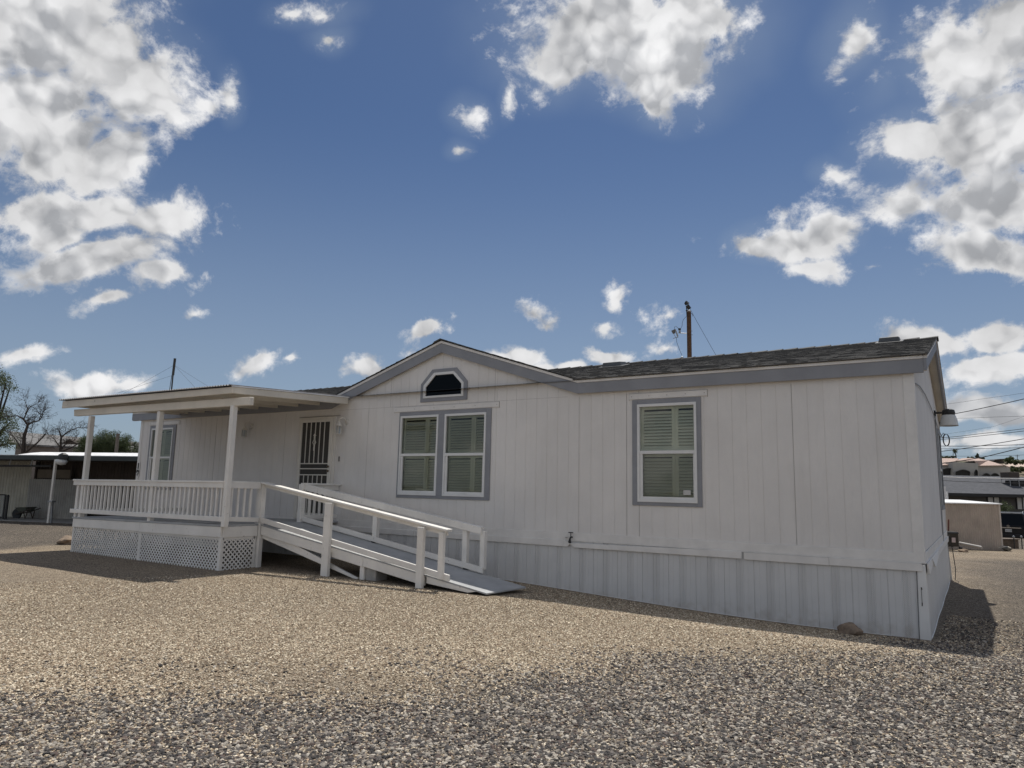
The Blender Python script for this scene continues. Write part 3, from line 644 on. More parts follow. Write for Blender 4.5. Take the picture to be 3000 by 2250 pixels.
# windows
def rect_frame(mb, x0, x1, z0, z1, wl, wr, wb, wt, y0, y1):
    mb.box(x0, x0+wl, y0, y1, z0, z1); mb.box(x1-wr, x1, y0, y1, z0, z1); mb.box(x0+wl, x1-wr, y0, y1, z1-wt, z1); mb.box(x0+wl, x1-wr, y0, y1, z0, z0+wb)
def window(trims, sashes, zt, zb, sides):
    "trims: outer x0,x1 ; sashes: list of x0,x1"
    mb = MB()
    for (a, b) in sashes:
        rect_frame(mb, a, b, zb, zt, .035, .035, .045, .04, -.034, .03)
        zm = (zb+zt)/2+.005
        mb.box(a+.035, b-.035, -.028, .03, zm-.025, zm+.022)
        rect_frame(mb, a+.035, b-.035, zb+.045, zm-.025, .045, .025, .035, .0001, -.016, .02)
        mb.box(a+.37, a+.53, -.026, -.016, zb+.05, zb+.062)
    w = mb.build('window', 'vinyl', house, .004)
    mb = MB(); x0, x1 = trims; T_ = .085
    gap = sorted([sashes[0][0]]+[s for p in zip([q[1] for q in sashes[:-1]], [q[0] for q in sashes[1:]]) for s in p]+[sashes[-1][1]])
    mb.box(x0, sashes[0][0]+.004, -.022, 0, .651, 2.25); mb.box(sashes[-1][1]-.004, x1, -.022, 0, .651, 2.25)
    mb.box(sashes[0][0]+.004, sashes[-1][1]-.004, -.0205, 0, zt-.004, 2.25); mb.box(sashes[0][0]+.004, sashes[-1][1]-.004, -.0205, 0, .651, zb+.004)
    for (a, b), (c, d) in zip(sashes[:-1], sashes[1:]): mb.box(b-.004, c+.004, -.0225, 0, zb+.004, zt-.004)
    mb.build('trim', 'grey_trim', w, .003)
    mb = MB()
    for (a, b) in sashes:
        zm = (zb+zt)/2+.005; mb.add([(a+.03, -.003, zm+.018), (b-.03, -.003, zm+.018), (b-.03, -.003, zt-.036), (a+.03, -.003, zt-.036)], [(0, 1, 2, 3)]); mb.add([(a+.075, .006, zb+.078), (b-.055, .006, zb+.078), (b-.055, .006, zm-.022), (a+.075, .006, zm-.022)], [(0, 1, 2, 3)])
    mb.build('pane', 'glass', w)
    for (a, b), (fr, tilt) in zip(sashes, sides):
        zm = (zb+zt)/2
        for lo_, hi_ in ((zb+.03, zm-.005), (zm+.005, zt-.02)):
            mb = MB(); m0 = a+(b-a)*fr
            for (c0, c1) in ((a+.03, m0), (m0+.002, b-.02)):
                rect_frame(mb, c0, c1, lo_, hi_, .05, .05, .07, .06, .045, .07)
                z = lo_+.085
                while z < hi_-.07:
                    mb.bar((c0+.05, .056, z), (c1-.05, .056, z), .055, .007, (0, -math.sin(tilt), math.cos(tilt))); z += .047
            mb.build('shutter', 'shutter', w)
    return w
zt_, zb_ = 2.18, .705
window((-16.95, -15.82), [(-16.86, -15.92)], zt_, zb_, [(.5, .9)])
window((-8.53, -6.405), [(-8.50+.012, -7.572), (-7.425, -6.506)], zt_, zb_, [(.66, .82), (.66, .82)])
window((-3.762, -2.685), [(-3.674, -2.750)], zt_, zb_, [(.62, .86)])
mb = MB(); mb.box(-2.97, -2.86, .004, .005, .82, .89); mb.build('sticker', 'curtain', house)
# side window on the gable end
mb = MB()
for a, b, c, d in ((5.78, 5.85, .64, 2.2), (7.05, 7.12, .64, 2.2), (5.85, 7.05, .64, .72), (5.85, 7.05, 2.12, 2.2)): mb.box(0, .03, a, b, c, d)
sw = mb.build('window', 'grey_trim', house, .003); MB().box(-.02, -.012, 5.85, 7.05, .72, 2.12).build('pane', mat('teal_film_glass', (.03, .09, .10), .1), sw)
mb = MB(); mb.box(-.01, .02, 6.42, 6.48, .72, 2.12); mb.box(-.01, .02, 5.85, 7.05, 1.4, 1.45); mb.build('glazing_bar', 'vinyl', sw)
# head boards over the windows
for x0, x1, z0, z1, sc in ((-8.67, -6.25, 2.262, 2.352, 6), (-3.81, -2.587, 2.262, 2.350, 5), (-17.0, -15.7, 2.262, 2.345, 4)):
    hb = MB().box(x0, x1, -.018, 0, z0, z1).build('head_board', 'trim_white', house, .003)
    mb = MB()
    for i in range(sc): mb.box(x0+.04+i*(x1-x0-.08)/(sc-1)-.006, x0+.04+i*(x1-x0-.08)/(sc-1)+.006, -.0205, -.018, (z0+z1)/2-.006, (z0+z1)/2+.006)
    mb.box(x0-.006, x0, -.004, 0, z0-.015, z1+.006); mb.box(x1, x1+.006, -.004, 0, z0-.015, z1+.006); mb.box(x0, x1, -.004, 0, z1, z1+.005)
    mb.build('screw', 'crack', hb)
# clipped-corner gable window
def poly_frame(outer, inner, y0, y1):
    m_ = MB(); n = len(outer)
    for i in range(n):
        j = (i+1) % n; a, b, c, d = outer[i], outer[j], inner[j], inner[i]
        m_.hexa([(a[0], y0, a[1]), (b[0], y0, b[1]), (c[0], y0, c[1]), (d[0], y0, d[1])], [(a[0], y1, a[1]), (b[0], y1, b[1]), (c[0], y1, c[1]), (d[0], y1, d[1])])
    return m_
O = [(-8.03, 2.425), (-6.945, 2.425), (-6.945, 2.765), (-7.20, 3.028), (-7.765, 3.028), (-8.03, 2.762)]
I = [(-7.96, 2.495), (-7.02, 2.495), (-7.02, 2.745), (-7.245, 2.965), (-7.715, 2.965), (-7.96, 2.735)]
J = [(-7.90, 2.535), (-7.07, 2.535), (-7.07, 2.722), (-7.268, 2.915), (-7.68, 2.915), (-7.90, 2.700)]
aw = poly_frame(I, J, -.034, -.002).build('window', 'vinyl', house, .003)
poly_frame(O, I, -.024, -.001).build('trim', 'grey_trim', aw, .003)
MB().add([(x, -.012, z) for x, z in J], [tuple(range(6))]).build('pane', 'glass_dark', aw)
MB().add([(x, -.004, z) for x, z in J], [tuple(range(6))]).build('backing', 'dark', aw)

# security door
mb = MB(); rect_frame(mb, -11.315, -10.225, .155, 2.245, .055, .06, .05, .05, -.045, 0); rect_frame(mb, -11.26, -10.285, .205, 2.195, .055, .09, .08, .055, -.062, -.03)
dr = mb.build('door', 'iron_white', house, .004)
MB().box(-11.22, -10.38, -.038, -.034, .26, 2.15).build('screen', 'mesh', dr)
MB().box(-11.25, -10.34, .02, .05, .2, 2.17).build('inner_door', 'door', dr)
mb = MB()
for x in (-11.07, -10.935, -10.80, -10.665, -10.53):
    mb.box(x-.008, x+.008, -.056, -.040, 1.29, 2.15); mb.box(x-.008, x+.008, -.056, -.040, .28, 1.06)
for z in (1.045, 1.17, 1.275): mb.box(-11.21, -10.37, -.060, -.036, z, z+.022)
for a, b in (((-10.80, 1.80), (-10.755, 1.72)), ((-10.755, 1.72), (-10.80, 1.64)), ((-10.80, 1.64), (-10.845, 1.72)), ((-10.845, 1.72), (-10.80, 1.80))): mb.bar((a[0], -.06, a[1]), (b[0], -.06, b[1]), .012, .012, (0, 1, 0))
mb.box(-10.82, -10.78, -.066, -.054, 1.80, 1.90); mb.box(-10.815, -10.785, -.066, -.054, 1.55, 1.64); mb.box(-10.84, -10.76, -.066, -.054, 1.86, 1.875)
mb.build('bars', 'iron_white', dr, .002)
mb = MB()
for z in (1.225, 1.135): mb.lathe((0, 0, 0), [(.001, -.10), (.022, -.095), (.026, -.08), (.012, -.07), (.012, -.055), (.034, -.052), (.034, -.045)], 12) ; mb.v[-84:] = [(-10.335+x, z_, z+y) for x, y, z_ in mb.v[-84:]]
mb.build('handle', mat('tarnished_brass', (.16, .13, .09), .35, metal=.8), dr, smooth=True)
mb = MB(); mb.box(-11.34, -10.14, -.03, -.0, 2.25, 2.262); mb.build('drip_cap', 'crack', dr)
mb = MB(); mb.box(-10.125, -10.09, -.018, 0, 1.33, 1.43); mb.build('doorbell', mat('grey_plastic', (.2, .19, .18), .5), house, .004)
# carriage lanterns
for lx in (-10.02, -13.0):
    mb = MB(); mb.lathe((0, 0, 0), [(.001, -.012), (.05, -.008), (.06, 0)], 14); mb.v = [(lx+.07+x, z, 2.13+y) for x, y, z in mb.v]
    L_ = mb.build('wall_lantern', 'iron_white', house, smooth=True)
    mb = MB(); mb.tube([(lx+.07, -.01, 2.13), (lx+.07, -.06, 2.18), (lx+.05, -.11, 2.20), (lx+.01, -.14, 2.17), (lx, -.14, 2.12)], .011, 8)
    mb.tube([(lx+.07, -.01, 2.08), (lx+.075, -.05, 2.05), (lx+.06, -.08, 2.09)], .008, 6); mb.build('arm', 'iron_white', L_, smooth=True)
    mb = MB(); mb.lathe((lx, -.14, 0), [(.008, 2.13), (.022, 2.115), (.03, 2.09), (.062, 2.045), (.068, 2.035), (.06, 2.03)], 6); mb.lathe((lx, -.14, 0), [(.055, 1.885), (.062, 1.875), (.03, 1.865), (.01, 1.85)], 6)
    for k in range(6): a = 2*math.pi*k/6; mb.bar((lx+.056*math.cos(a), -.14+.056*math.sin(a), 2.035), (lx+.052*math.cos(a), -.14+.052*math.sin(a), 1.88), .009, .009)
    mb.build('cage', 'iron_white', L_)
    mb = MB(); mb.lathe((lx, -.14, 0), [(.05, 1.888), (.053, 2.03)], 6, False); mb.build('glass', 'glass_lamp', L_)
    mb = MB(); mb.lathe((lx, -.14, 0), [(.012, 1.89), (.014, 1.95), (.026, 1.98), (.028, 2.0), (.012, 2.02)], 10); mb.build('bulb', 'opal', L_, smooth=True)
# number plate on the left corner
hn = MB().box(-17.39, -17.265, -.015, -.0125, .975, 1.345).build('house_number', 'trim_white', house)
for ch, z in (('1', 1.17), ('9', 1.0)):
    cu = bpy.data.curves.new('digit', 'FONT'); cu.body = ch; cu.size = .20; cu.extrude = .006; cu.offset = .006; cu.align_x = 'CENTER'; cu.materials.append(M['black'])
    o = bpy.data.objects.new('digit', cu); COL.objects.link(o); o.parent = hn; o.rotation_euler = (R_(90), 0, 0); o.location = Vector((-17.325, -.024, z))-worldloc(hn)
# barn light, conduit, cable coil on the gable end
ly = 5.5
mb = MB(); mb.box(0, .03, ly-.05, ly+.05, 2.41, 2.51); mb.tube([(.02, ly, 2.465), (.2, ly, 2.465)], .018, 8); bl = mb.build('barn_light', 'black', house)
mb = MB(); mb.lathe((.235, ly, 2.43), [(.06, -.02), (.105, -.01), (.11, .03), (.10, .08), (.05, .10), (.02, .105)], 20); mb.build('ballast_cap', 'black', bl, smooth=False)
mb = MB(); mb.lathe((.235, ly, 2.425), [(.09, .005), (.118, -.03), (.138, -.10), (.148, -.20), (.152, -.215), (.14, -.20), (.13, -.10), (.08, .0)], 28, False); mb.build('lamp_shade', 'opal', bl, smooth=True)
mb = MB(); mb.tube([(.016, 5.5, 2.45), (.016, 5.5, .02)], .012, 8); mb.build('conduit', 'steel', house)
mb = MB(); mb.tube([(.016, .16, 2.30), (.018, .9, 2.37), (.018, 2.2, 2.42), (.02, 3.8, 2.40), (.02, 5.3, 2.33), (.02, 6.6, 2.24), (.05, 7.6, 2.14)], .008, 6); mb.build('wall_cable', 'steel', house)
mb = MB()
for k in range(3): mb.tube([(.12+.055*math.sin(a*.3491)+k*.006, 7.2+.03*k, 2.07+.125*math.cos(a*.3491)) for a in range(19)], .005, 6)
mb.tube([(.02, 7.2, 2.12), (.08, 7.25, 2.22), (.1, 7.3, 2.2)], .006, 6)
mb.build('cable_coil', 'rubber', house)
# hose bib
mb = MB(); mb.tube([(-4.79, 0, .12), (-4.79, -.07, .12), (-4.79, -.09, .09), (-4.79, -.09, .03)], [.013, .013, .016, .02], 8); mb.tube([(-4.79, -.06, .12), (-4.79, -.06, .19)], .006, 6); mb.box(-4.83, -4.75, -.066, -.054, .185, .20)
mb.tube([(-4.79, -.09, .08), (-4.79, -.13, .05)], .012, 6); mb.lathe((-4.885, -.022, .11), [(.001, 0), (.03, .003)], 10)
mb.build('hose_bib', 'black', house)

# the gable-end wall stands a little further out than the last siding groove
for o in house.children:
    if o == roofo or o.type != 'MESH': continue
    for q in [o]+list(o.children):
        if q.type != 'MESH': continue
        off = worldloc(q)
        for v in q.data.vertices:
            if v.co.x+off.x > -.12: v.co.x += .045
# ------------------------------------------------------------------ porch
porch = thing('porch', (-12.5, -1.3, -.57), 'white roofed porch with slatted railing and lattice base at the front door', 'porch')
PX0, PX1, PY = -14.95, -10.05, -2.6
zd = lambda x: .10+(.155-.10)*(x-PX0)/(PX1-PX0)
W_ = 'white_wood'
mb = MB()
y = PY-.03
while y < -.05:
    mb.hexa([(PX0-.03, y, zd(PX0)-.035), (PX1+.02, y, zd(PX1)-.035), (PX1+.02, y+.135, zd(PX1)-.035), (PX0-.03, y+.135, zd(PX0)-.035)], [(PX0-.03, y, zd(PX0)), (PX1+.02, y, zd(PX1)), (PX1+.02, y+.135, zd(PX1)), (PX0-.03, y+.135, zd(PX0))]); y += .141
mb.build('deck_floor', 'deck', porch, .003)
def skirtboard(xa, ya, xb, yb, za, zb, h):
    return MB().vbar((xa, ya, za), (xb, yb, zb), .038, h)
mid = -12.5
skirtboard(PX0-.0, PY, mid-.003, PY, zd(PX0)-.037, zd(mid)-.037, .165).build('rim_board', W_, porch, .004)
skirtboard(mid+.003, PY-.001, PX1, PY-.001, zd(mid)-.037, zd(PX1)-.037, .175).build('rim_board', W_, porch, .004)
skirtboard(PX1, PY+.02, PX1, -1.9, zd(PX1)-.037, zd(PX1)-.037, .18).build('rim_board', W_, porch, .004)
skirtboard(PX0, PY+.02, PX0, -.02, zd(PX0)-.037, zd(PX0)-.037, .17).build('rim_board', W_, porch, .004)
def lattice(p, q, z0, z1):
    "diagonal crossed slats between plan points p,q"
    p = Vector((p[0], p[1], 0)); q = Vector((q[0], q[1], 0)); Lh = (q-p).length; e = (q-p)/Lh; nr = Vector((e.y, -e.x, 0)); H = z1-z0
    m_ = MB(); w = .024; s = .084
    for sgn, off in ((1, .0), (-1, .0035)):
        c = -H
        while c < Lh+H:
            # line u = c + sgn-adjusted t, z=t
            if sgn > 0: u0, u1 = c, c+H
            else: u0, u1 = c+H, c
            ta, tb = 0., 1.
            du = u1-u0
            for lim, side in ((0, 0), (Lh, 1)):
                t = (lim-u0)/du
                if (du > 0) == (side == 0): ta = max(ta, t)
                else: tb = min(tb, t)
            if tb-ta > .04:
                A = p+e*(u0+du*ta)+Vector((0, 0, z0+H*ta)); B = p+e*(u0+du*tb)+Vector((0, 0, z0+H*tb)); A += nr*off; B += nr*off
                m_.bar(A, B, .003, w, nr.cross((B-A).normalized()))
            c += s
    m_.bar(p+Vector((0, 0, z1-.02)), q+Vector((0, 0, z1-.02)), .012, .05); m_.bar(p+Vector((.0, 0, z0)), p+Vector((0, 0, z1)), .04, .012, nr); m_.bar(q+Vector((.0, 0, z0)), q+Vector((0, 0, z1)), .04, .012, nr)
    return m_
lattice((PX0+.01, PY+.01), (mid-.01, PY+.01), -.60, -.06).build('lattice_panel', W_, porch)
lattice((mid+.03, PY+.01), (PX1-.03, PY+.01), -.62, -.05).build('lattice_panel', W_, porch)
lattice((PX1-.005, PY+.03), (PX1-.005, -1.93), -.64, -.06).build('lattice_panel', W_, porch)
lattice((PX0+.01, -.05), (PX0+.01, PY+.05), -.60, -.06).build('lattice_panel', W_, porch)
MB().box(PX1-.055, PX1+.012, PY-.012, PY+.03, -.60, -.055).build('corner_trim', W_, porch, .003)
# posts
def post(x, y, z0, z1, w=.09, name='post', par=None, m=W_):
    return MB().box(x-w/2, x+w/2, y-w/2, y+w/2, z0, z1).build(name, m, par or porch, .006)
PP = [PX0+.10+.15, mid+.22, PX1+.07]
PPx = [-14.72, -12.22, -9.97]
for x in PPx: post(x, PY+.02 if x < -10 else PY-.015, zd(x)-.02 if x < -10 else .12, 2.165, .092)
# railing
rail = MB(); RT_ = .872
for a, b, za, zb in ((PX0-.07, mid+.3, .862, .874), (mid+.303, PX1+.04, .874, .886)): rail.hexa([(a, PY-.075, za-.035), (b, PY-.075, zb-.035), (b, PY+.07, zb-.035), (a, PY+.07, za-.035)], [(a, PY-.075, za), (b, PY-.075, zb), (b, PY+.07, zb), (a, PY+.07, za)])
railo = rail.build('railing', W_, porch, .004); rail = MB(); rail.hexa([(PX1-.1, PY+.07, .85), (PX1+.04, PY+.07, .85), (PX1+.04, -1.83, .846), (PX1-.1, -1.83, .846)], [(PX1-.1, PY+.07, .885), (PX1+.04, PY+.07, .885), (PX1+.04, -1.83, .882), (PX1-.1, -1.83, .882)])
rail.build('cap_rail', W_, railo, .004); MB().box(PX0-.07, PX0+.07, PY+.07, -.03, .828, .862).build('cap_rail', W_, railo, .004)
MB().box(PX1-.07, PX1+.07, -.93, -.02, .85, .884).build('cap_rail', W_, railo, .004)
mb = MB(); mb.vbar((PX0-.06, PY-.04, .826), (PX1+.02, PY-.04, .850), .036, .085); mb.vbar((PX0-.08, PY-.045, .262), (-10.0, PY-.045, .290), .036, .082)
mb.vbar((PX1+.02, PY-.02, .85), (PX1+.02, -1.9, .846), .036, .085); mb.vbar((PX1+.025, PY-.03, .292), (PX1+.025, -1.9, .262), .036, .08)
mb.vbar((PX0, PY-.02, .826), (PX0, -.03, .826), .036, .085); mb.vbar((PX0, PY-.02, .26), (PX0, -.03, .26), .036, .08)
mb.vbar((PX1+.0, -.95, .85), (PX1+.0, -.04, .85), .036, .085); mb.vbar((PX1+.0, -.95, .29), (PX1+.0, -.04, .29), .036, .08)
mb.build('rail_board', W_, railo, .004)
def bal(x, y, z0, z1, w=.038): 
    j = rnd.uniform(-.006, .006); o = MB().bar((x+j, y, z0), (x-j, y+rnd.uniform(-.004, .004), z1), w, w).build('baluster', W_, railo, .003); return o
x = PX0+.09
while x < PX1-.05:
    if min(abs(x-p) for p in PPx) > .06: bal(x, PY-.012, .21, .80)
    x += .132
y = PY+.14
while y < -1.95: bal(PX1-.008, y, .24, .80); y += .128
y = -.86
while y < -.1: bal(PX1-.028, y, .24, .80); y += .128
for (x, y) in ((PX0+.02, PY+.03), (PX0+.03, -.1)): post(x, y, .05, .83, .08)
MB().box(PX1-.09, PX1+.0, -.96, -.87, .1, .86).build('post', W_, porch, .005)
MB().box(PX1-.01, PX1+.055, -1.89, -1.80, float(gz(PX1, -1.85))-.05, .852).build('post', W_, porch, .005)
MB().box(PX1-.1, PX1-.012, -1.89, -1.80, -.6, .850).build('post', W_, porch, .005)
# porch roof
rfx0, rfx1, rfy = -15.64, -9.85, -2.76
zF = lambda x: 2.505+(2.468-2.505)*(x-rfx0)/(rfx1-rfx0)
zW = 2.60
def rz_(x, y): t = (y-rfy)/(-.0-rfy); return zF(x)*(1-t)+zW*t
mb = MB(); xs = np.arange(rfx0-.06, rfx1+.02, .019); vs = []
for x in xs:
    w = .013*math.sin(2*math.pi*x/.076)+.014
    for y in (rfy-.06, -.02): vs += [(x, y, rz_(x, y)+.012+w), (x, y, rz_(x, y)+.010+w)]
n = len(xs); f = []
for i in range(n-1):
    a = i*4; b = a+4; f += [(a, b, b+2, a+2), (a+1, a+3, b+3, b+1), (a, a+1, b+1, b)]
mb.add(vs, f); prf = mb.build('roof', 'sheet', porch)
mb = MB()
def slab(x0, x1, y0, y1, t0, t1):
    mb.hexa([(x0, y0, rz_(x0, y0)-t1), (x1, y0, rz_(x1, y0)-t1), (x1, y1, rz_(x1, y1)-t1), (x0, y1, rz_(x0, y1)-t1)], [(x0, y0, rz_(x0, y0)-t0), (x1, y0, rz_(x1, y0)-t0), (x1, y1, rz_(x1, y1)-t0), (x0, y1, rz_(x0, y1)-t0)])
slab(rfx0+.03, rfx1-.02, rfy+.03, -.01, .004, .02); mb.build('roof_deck', 'cream_wood', porch)
mb = MB(); mb.hexa([(rfx0, rfy, zF(rfx0)-.155), (rfx1, rfy, zF(rfx1)-.112), (rfx1, rfy+.03, zF(rfx1)-.112), (rfx0, rfy+.03, zF(rfx0)-.155)], [(rfx0, rfy, zF(rfx0)-.002), (rfx1, rfy, zF(rfx1)-.002), (rfx1, rfy+.03, zF(rfx1)-.002), (rfx0, rfy+.03, zF(rfx0)-.002)]); mb.build('fascia', 'cream_wood', porch, .004)
for x in (rfx1-.031, rfx0):
    mb = MB(); mb.hexa([(x, rfy+.031, rz_(x, rfy)-.112), (x+.03, rfy+.031, rz_(x, rfy)-.112), (x+.03, -.09, rz_(x, -.09)-.125), (x, -.09, rz_(x, -.09)-.125)], [(x, rfy+.031, rz_(x, rfy)-.002), (x+.03, rfy+.031, rz_(x, rfy)-.002), (x+.03, -.09, rz_(x, -.09)-.002), (x, -.09, rz_(x, -.09)-.002)]); mb.build('fascia', 'cream_wood', porch, .004)
mb = MB(); mb.hexa([(rfx1-.02, rfy-.01, zF(rfx1)), (rfx1+.015, rfy-.01, zF(rfx1)), (rfx1+.015, -.02, zW), (rfx1-.02, -.02, zW)], [(rfx1-.02, rfy-.01, zF(rfx1)+.022), (rfx1+.015, rfy-.01, zF(rfx1)+.022), (rfx1+.015, -.02, zW+.022), (rfx1-.02, -.02, zW+.022)]); mb.build('flashing', 'nb_roof', prf)
MB().hexa([(-15.33, PY-.045, 2.185), (-9.53, PY-.045, 2.153), (-9.53, PY+.045, 2.153), (-15.33, PY+.045, 2.185)], [(-15.36, PY-.045, 2.322), (-9.53, PY-.045, 2.290), (-9.53, PY+.045, 2.290), (-15.36, PY+.045, 2.322)]).build('beam', 'cream_wood', porch, .005)
for i in range(9):
    x = rfx0+.35+i*.655
    MB().hexa([(x-.019, rfy+.03, rz_(x, rfy)-.11), (x+.019, rfy+.03, rz_(x, rfy)-.11), (x+.019, -.08, rz_(x, -.08)-.11), (x-.019, -.08, rz_(x, -.08)-.11)], [(x-.019, rfy+.03, rz_(x, rfy)-.022), (x+.019, rfy+.03, rz_(x, rfy)-.022), (x+.019, -.08, rz_(x, -.08)-.022), (x-.019, -.08, rz_(x, -.08)-.022)]).build('rafter', 'cream_wood', porch)
# ------------------------------------------------------------------ ramp
ramp = thing('wheelchair_ramp', (-7.6, -1.37, -.6), 'white wheelchair ramp with grey deck sloping down from porch to gravel', 'ramp')
rzr = lambda x: .150+(-.576-.150)*(x+10.05)/4.93
YN, YF = -1.85, -.86
mb = MB()
for a, b in ((-10.03, -7.492), (-7.486, -5.12)):
    mb.hexa([(a, YN-.02, rzr(a)-.022), (b, YN-.02, rzr(b)-.022), (b, YF+.02, rzr(b)-.022-.015*(b > -6)), (a, YF+.02, rzr(a)-.022)], [(a, YN-.02, rzr(a)), (b, YN-.02, rzr(b)), (b, YF+.02, rzr(b)-.015*(b > -6)), (a, YF+.02, rzr(a))])
mb.build('ramp_deck', 'deck', ramp, .002)
for yy in (YN, YF):
    m1 = 'white_wood'
    MB().vbar((-9.98, yy, rzr(-9.98)-.024), (-7.492, yy, rzr(-7.492)-.024), .038, .15).build('stringer', m1, ramp, .003)
    MB().vbar((-7.484, yy, rzr(-7.484)-.024), (-6.24, yy, rzr(-6.24)-.024), .038, .14).build('stringer', m1, ramp, .003)
    mb = MB(); mb.hexa([(-6.2, yy-.019, rzr(-6.2)-.12), (-5.45, yy-.019, -.60), (-5.45, yy+.019, -.60), (-6.2, yy+.019, rzr(-6.2)-.12)], [(-6.2, yy-.019, rzr(-6.2)-.024), (-5.3, yy-.019, rzr(-5.3)-.024), (-5.3, yy+.019, rzr(-5.3)-.024), (-6.2, yy+.019, rzr(-6.2)-.024)]); mb.build('stringer', m1, ramp, .003)
mb = MB(); yy = YN+.01
mb.hexa([(-9.98, yy-.018, -.10), (-7.62, yy-.018, -.62), (-7.62, yy+.018, -.62), (-9.98, yy+.018, -.10)], [(-9.98, yy-.018, .085), (-7.62, yy-.018, -.585), (-7.62, yy+.018, -.585), (-9.98, yy+.018, .085)]); mb.v = [(x, y+.028, z) for x, y, z in mb.v]
mb.build('brace', 'white_wood', ramp, .003)
MB().box(-7.565, -7.475, YN+.0, YN+.09, -.63, rzr(-7.5)-.16).build('foot', 'white_wood', ramp, .004); MB().box(-7.46, -7.25, YN+.03, YN+.30, -.63, -.36).build('foot', 'concrete', ramp, .01)
def sloped(x0, x1, z0, z1, y, w, h, name): return MB().vbar((x0, y, z0), (x1, y, z1), w, h).build(name, 'white_wood', ramp, .004)
# handrails: near side
sloped(-10.0, -5.81, .884, .255, YN-.01, .14, .032, 'handrail'); sloped(-9.98, -5.86, .850, .222, YN+.018, .036, .062, 'handrail_board')
sloped(-9.98, -5.765, .268, -.384, YN-.035, .034, .088, 'lower_rail')
for x, w, y, z0, z1 in ((-8.235, .14, YN-.085, -.64, .565), (-8.345, .05, YN-.052, -.64, .345), (-6.27, .115, YN-.085, -.64, .268), (-5.90, .085, YN-.062, -.45, .205)):
    MB().box(x-w/2, x+w/2, y-.035 if w > .06 else y-.02, y+.032 if w > .06 else y+.0, z0, z1).build('post', 'white_wood', ramp, .006)
# far side
sloped(-10.10, -5.93, .872, .252, YF, .10, .032, 'handrail'); sloped(-10.08, -5.925, .840, .226, YF-.032, .034, .085, 'handrail_board')
sloped(-10.05, -5.88, .262, -.362, YF-.035, .034, .088, 'lower_rail')
for x, w, z0, z1 in ((-8.23, .10, rzr(-8.23)-.1, .545), (-6.27, .09, rzr(-6.27)-.1, .25), (-5.925, .085, -.40, .19)):
    MB().box(x-w/2, x+w/2, YF-.012, YF+.07, z0, z1).build('post', 'white_wood', ramp, .006)
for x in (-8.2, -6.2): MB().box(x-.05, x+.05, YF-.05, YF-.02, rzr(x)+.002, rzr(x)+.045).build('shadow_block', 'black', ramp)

# ------------------------------------------------------------------ rocks
def rock(p, s, label, cat='rock', col=(.24, .18, .13), seed=1):
    r = np.random.RandomState(seed); bm = bmesh.new(); bmesh.ops.create_icosphere(bm, subdivisions=3, radius=1)
    ph = r.rand(6)*6
    for v in bm.verts:
        c = v.co; k = 1+.16*math.sin(2.3*c.x+ph[0])*math.cos(2.1*c.y+ph[1])+.10*math.sin(4.7*c.z+ph[2]+3*c.x)+.05*math.sin(9*c.y+ph[3]+7*c.z)
        v.co = Vector((c.x*s[0], c.y*s[1], c.z*s[2]))*k
    me = bpy.data.meshes.new('rock'); bm.to_mesh(me); bm.free(); me.materials.append(mat('sandstone_rock', col, .9, .3, 12, .8, 30))
    o = bpy.data.objects.new('rock', me); COL.objects.link(o); o.location = (p[0], p[1], float(gz(p[0], p[1]))+s[2]*.35); o.rotation_euler = (0, 0, ph[4]); return tag(o, label, cat)
rock((-.80, -.22), (.165, .10, .09), 'brown sandstone rock leaning against the ribbed skirting near the right corner', seed=2)
rock((-16.75, -1.75), (.34, .22, .13), 'flat brown rock on the gravel left of the porch lattice', seed=5)

# ================================================================== surroundings
r1 = lambda x, y: (x*.42195, 1000+y*.42195)
r7 = lambda x, y: (2700+x*.30151, 1150+y*.30151)
z3 = lambda x, y: (x*.27125, 1150+y*.27125)
z4 = lambda x, y: (2760+x*.12054, 1280+y*.12054)
pz = lambda x, y: (1850+x*.15822, 850+y*.15822)
def A(p, d): return Vector(at(p[0], p[1], d))
def onY(p, P, N):
    "where the sight line of a photo pixel meets the plane through P with normal N"
    d = Vector(ray(*p)); c = Vector(CAMP); t = (Vector(P)-c).dot(Vector(N))/d.dot(Vector(N)); return c+d*t
# ---- neighbour to the left: mobile home with carport awning
NE = Vector((.947, .32, 0)).normalized(); NN = Vector((-NE.y, NE.x, 0)); NP = Vector((-25.3, 1.64, -.6))
def nb(s, n, z): return NP+NE*s+NN*n+Vector((0, 0, z+.6))
def nbi(px, n):
    p = onY(px, NP+NN*n, NN); return (p-NP).dot(NE), p.z
def nbox(m_, s0, s1, n0, n1, z0, z1):
    return m_.hexa([nb(s0, n0, z0), nb(s1, n0, z0), nb(s1, n1, z0), nb(s0, n1, z0)], [nb(s0, n0, z1), nb(s1, n0, z1), nb(s1, n1, z1), nb(s0, n1, z1)])
def ribbed(m_, s0, s1, n, z0, z1, pitch=.20, dep=.02, fr=.5, jag=0):
    u = s0; pts = []
    while u < s1:
        for du, d in ((0, 0), (pitch*fr, 0), (pitch*(fr+.1), dep), (pitch*.9, dep)): pts.append((u+du, d))
        u += pitch
    vs = []
    for u, d in pts: vs += [nb(u, n-d, z0), nb(u, n-d, z1+(jag*(d > 0) if jag else 0))]
    m_.add(vs, [(2*i, 2*i+2, 2*i+3, 2*i+1) for i in range(len(pts)-1)])
NWN = 2.4
home2 = thing('mobile_home', tuple(nb(-3, 4, -.6)), 'neighbouring cream mobile home under a white roof with a dark-edged carport awning', 'house')
s_a, zt2 = nbi(r1(370, 790), 0.); _, zb2 = nbi(r1(370, 824), 0.)
mb = MB(); nbox(mb, -13, 9, -.03, 0, zb2, zt2-.02); mb.build('awning_fascia', 'nb_fascia', home2)
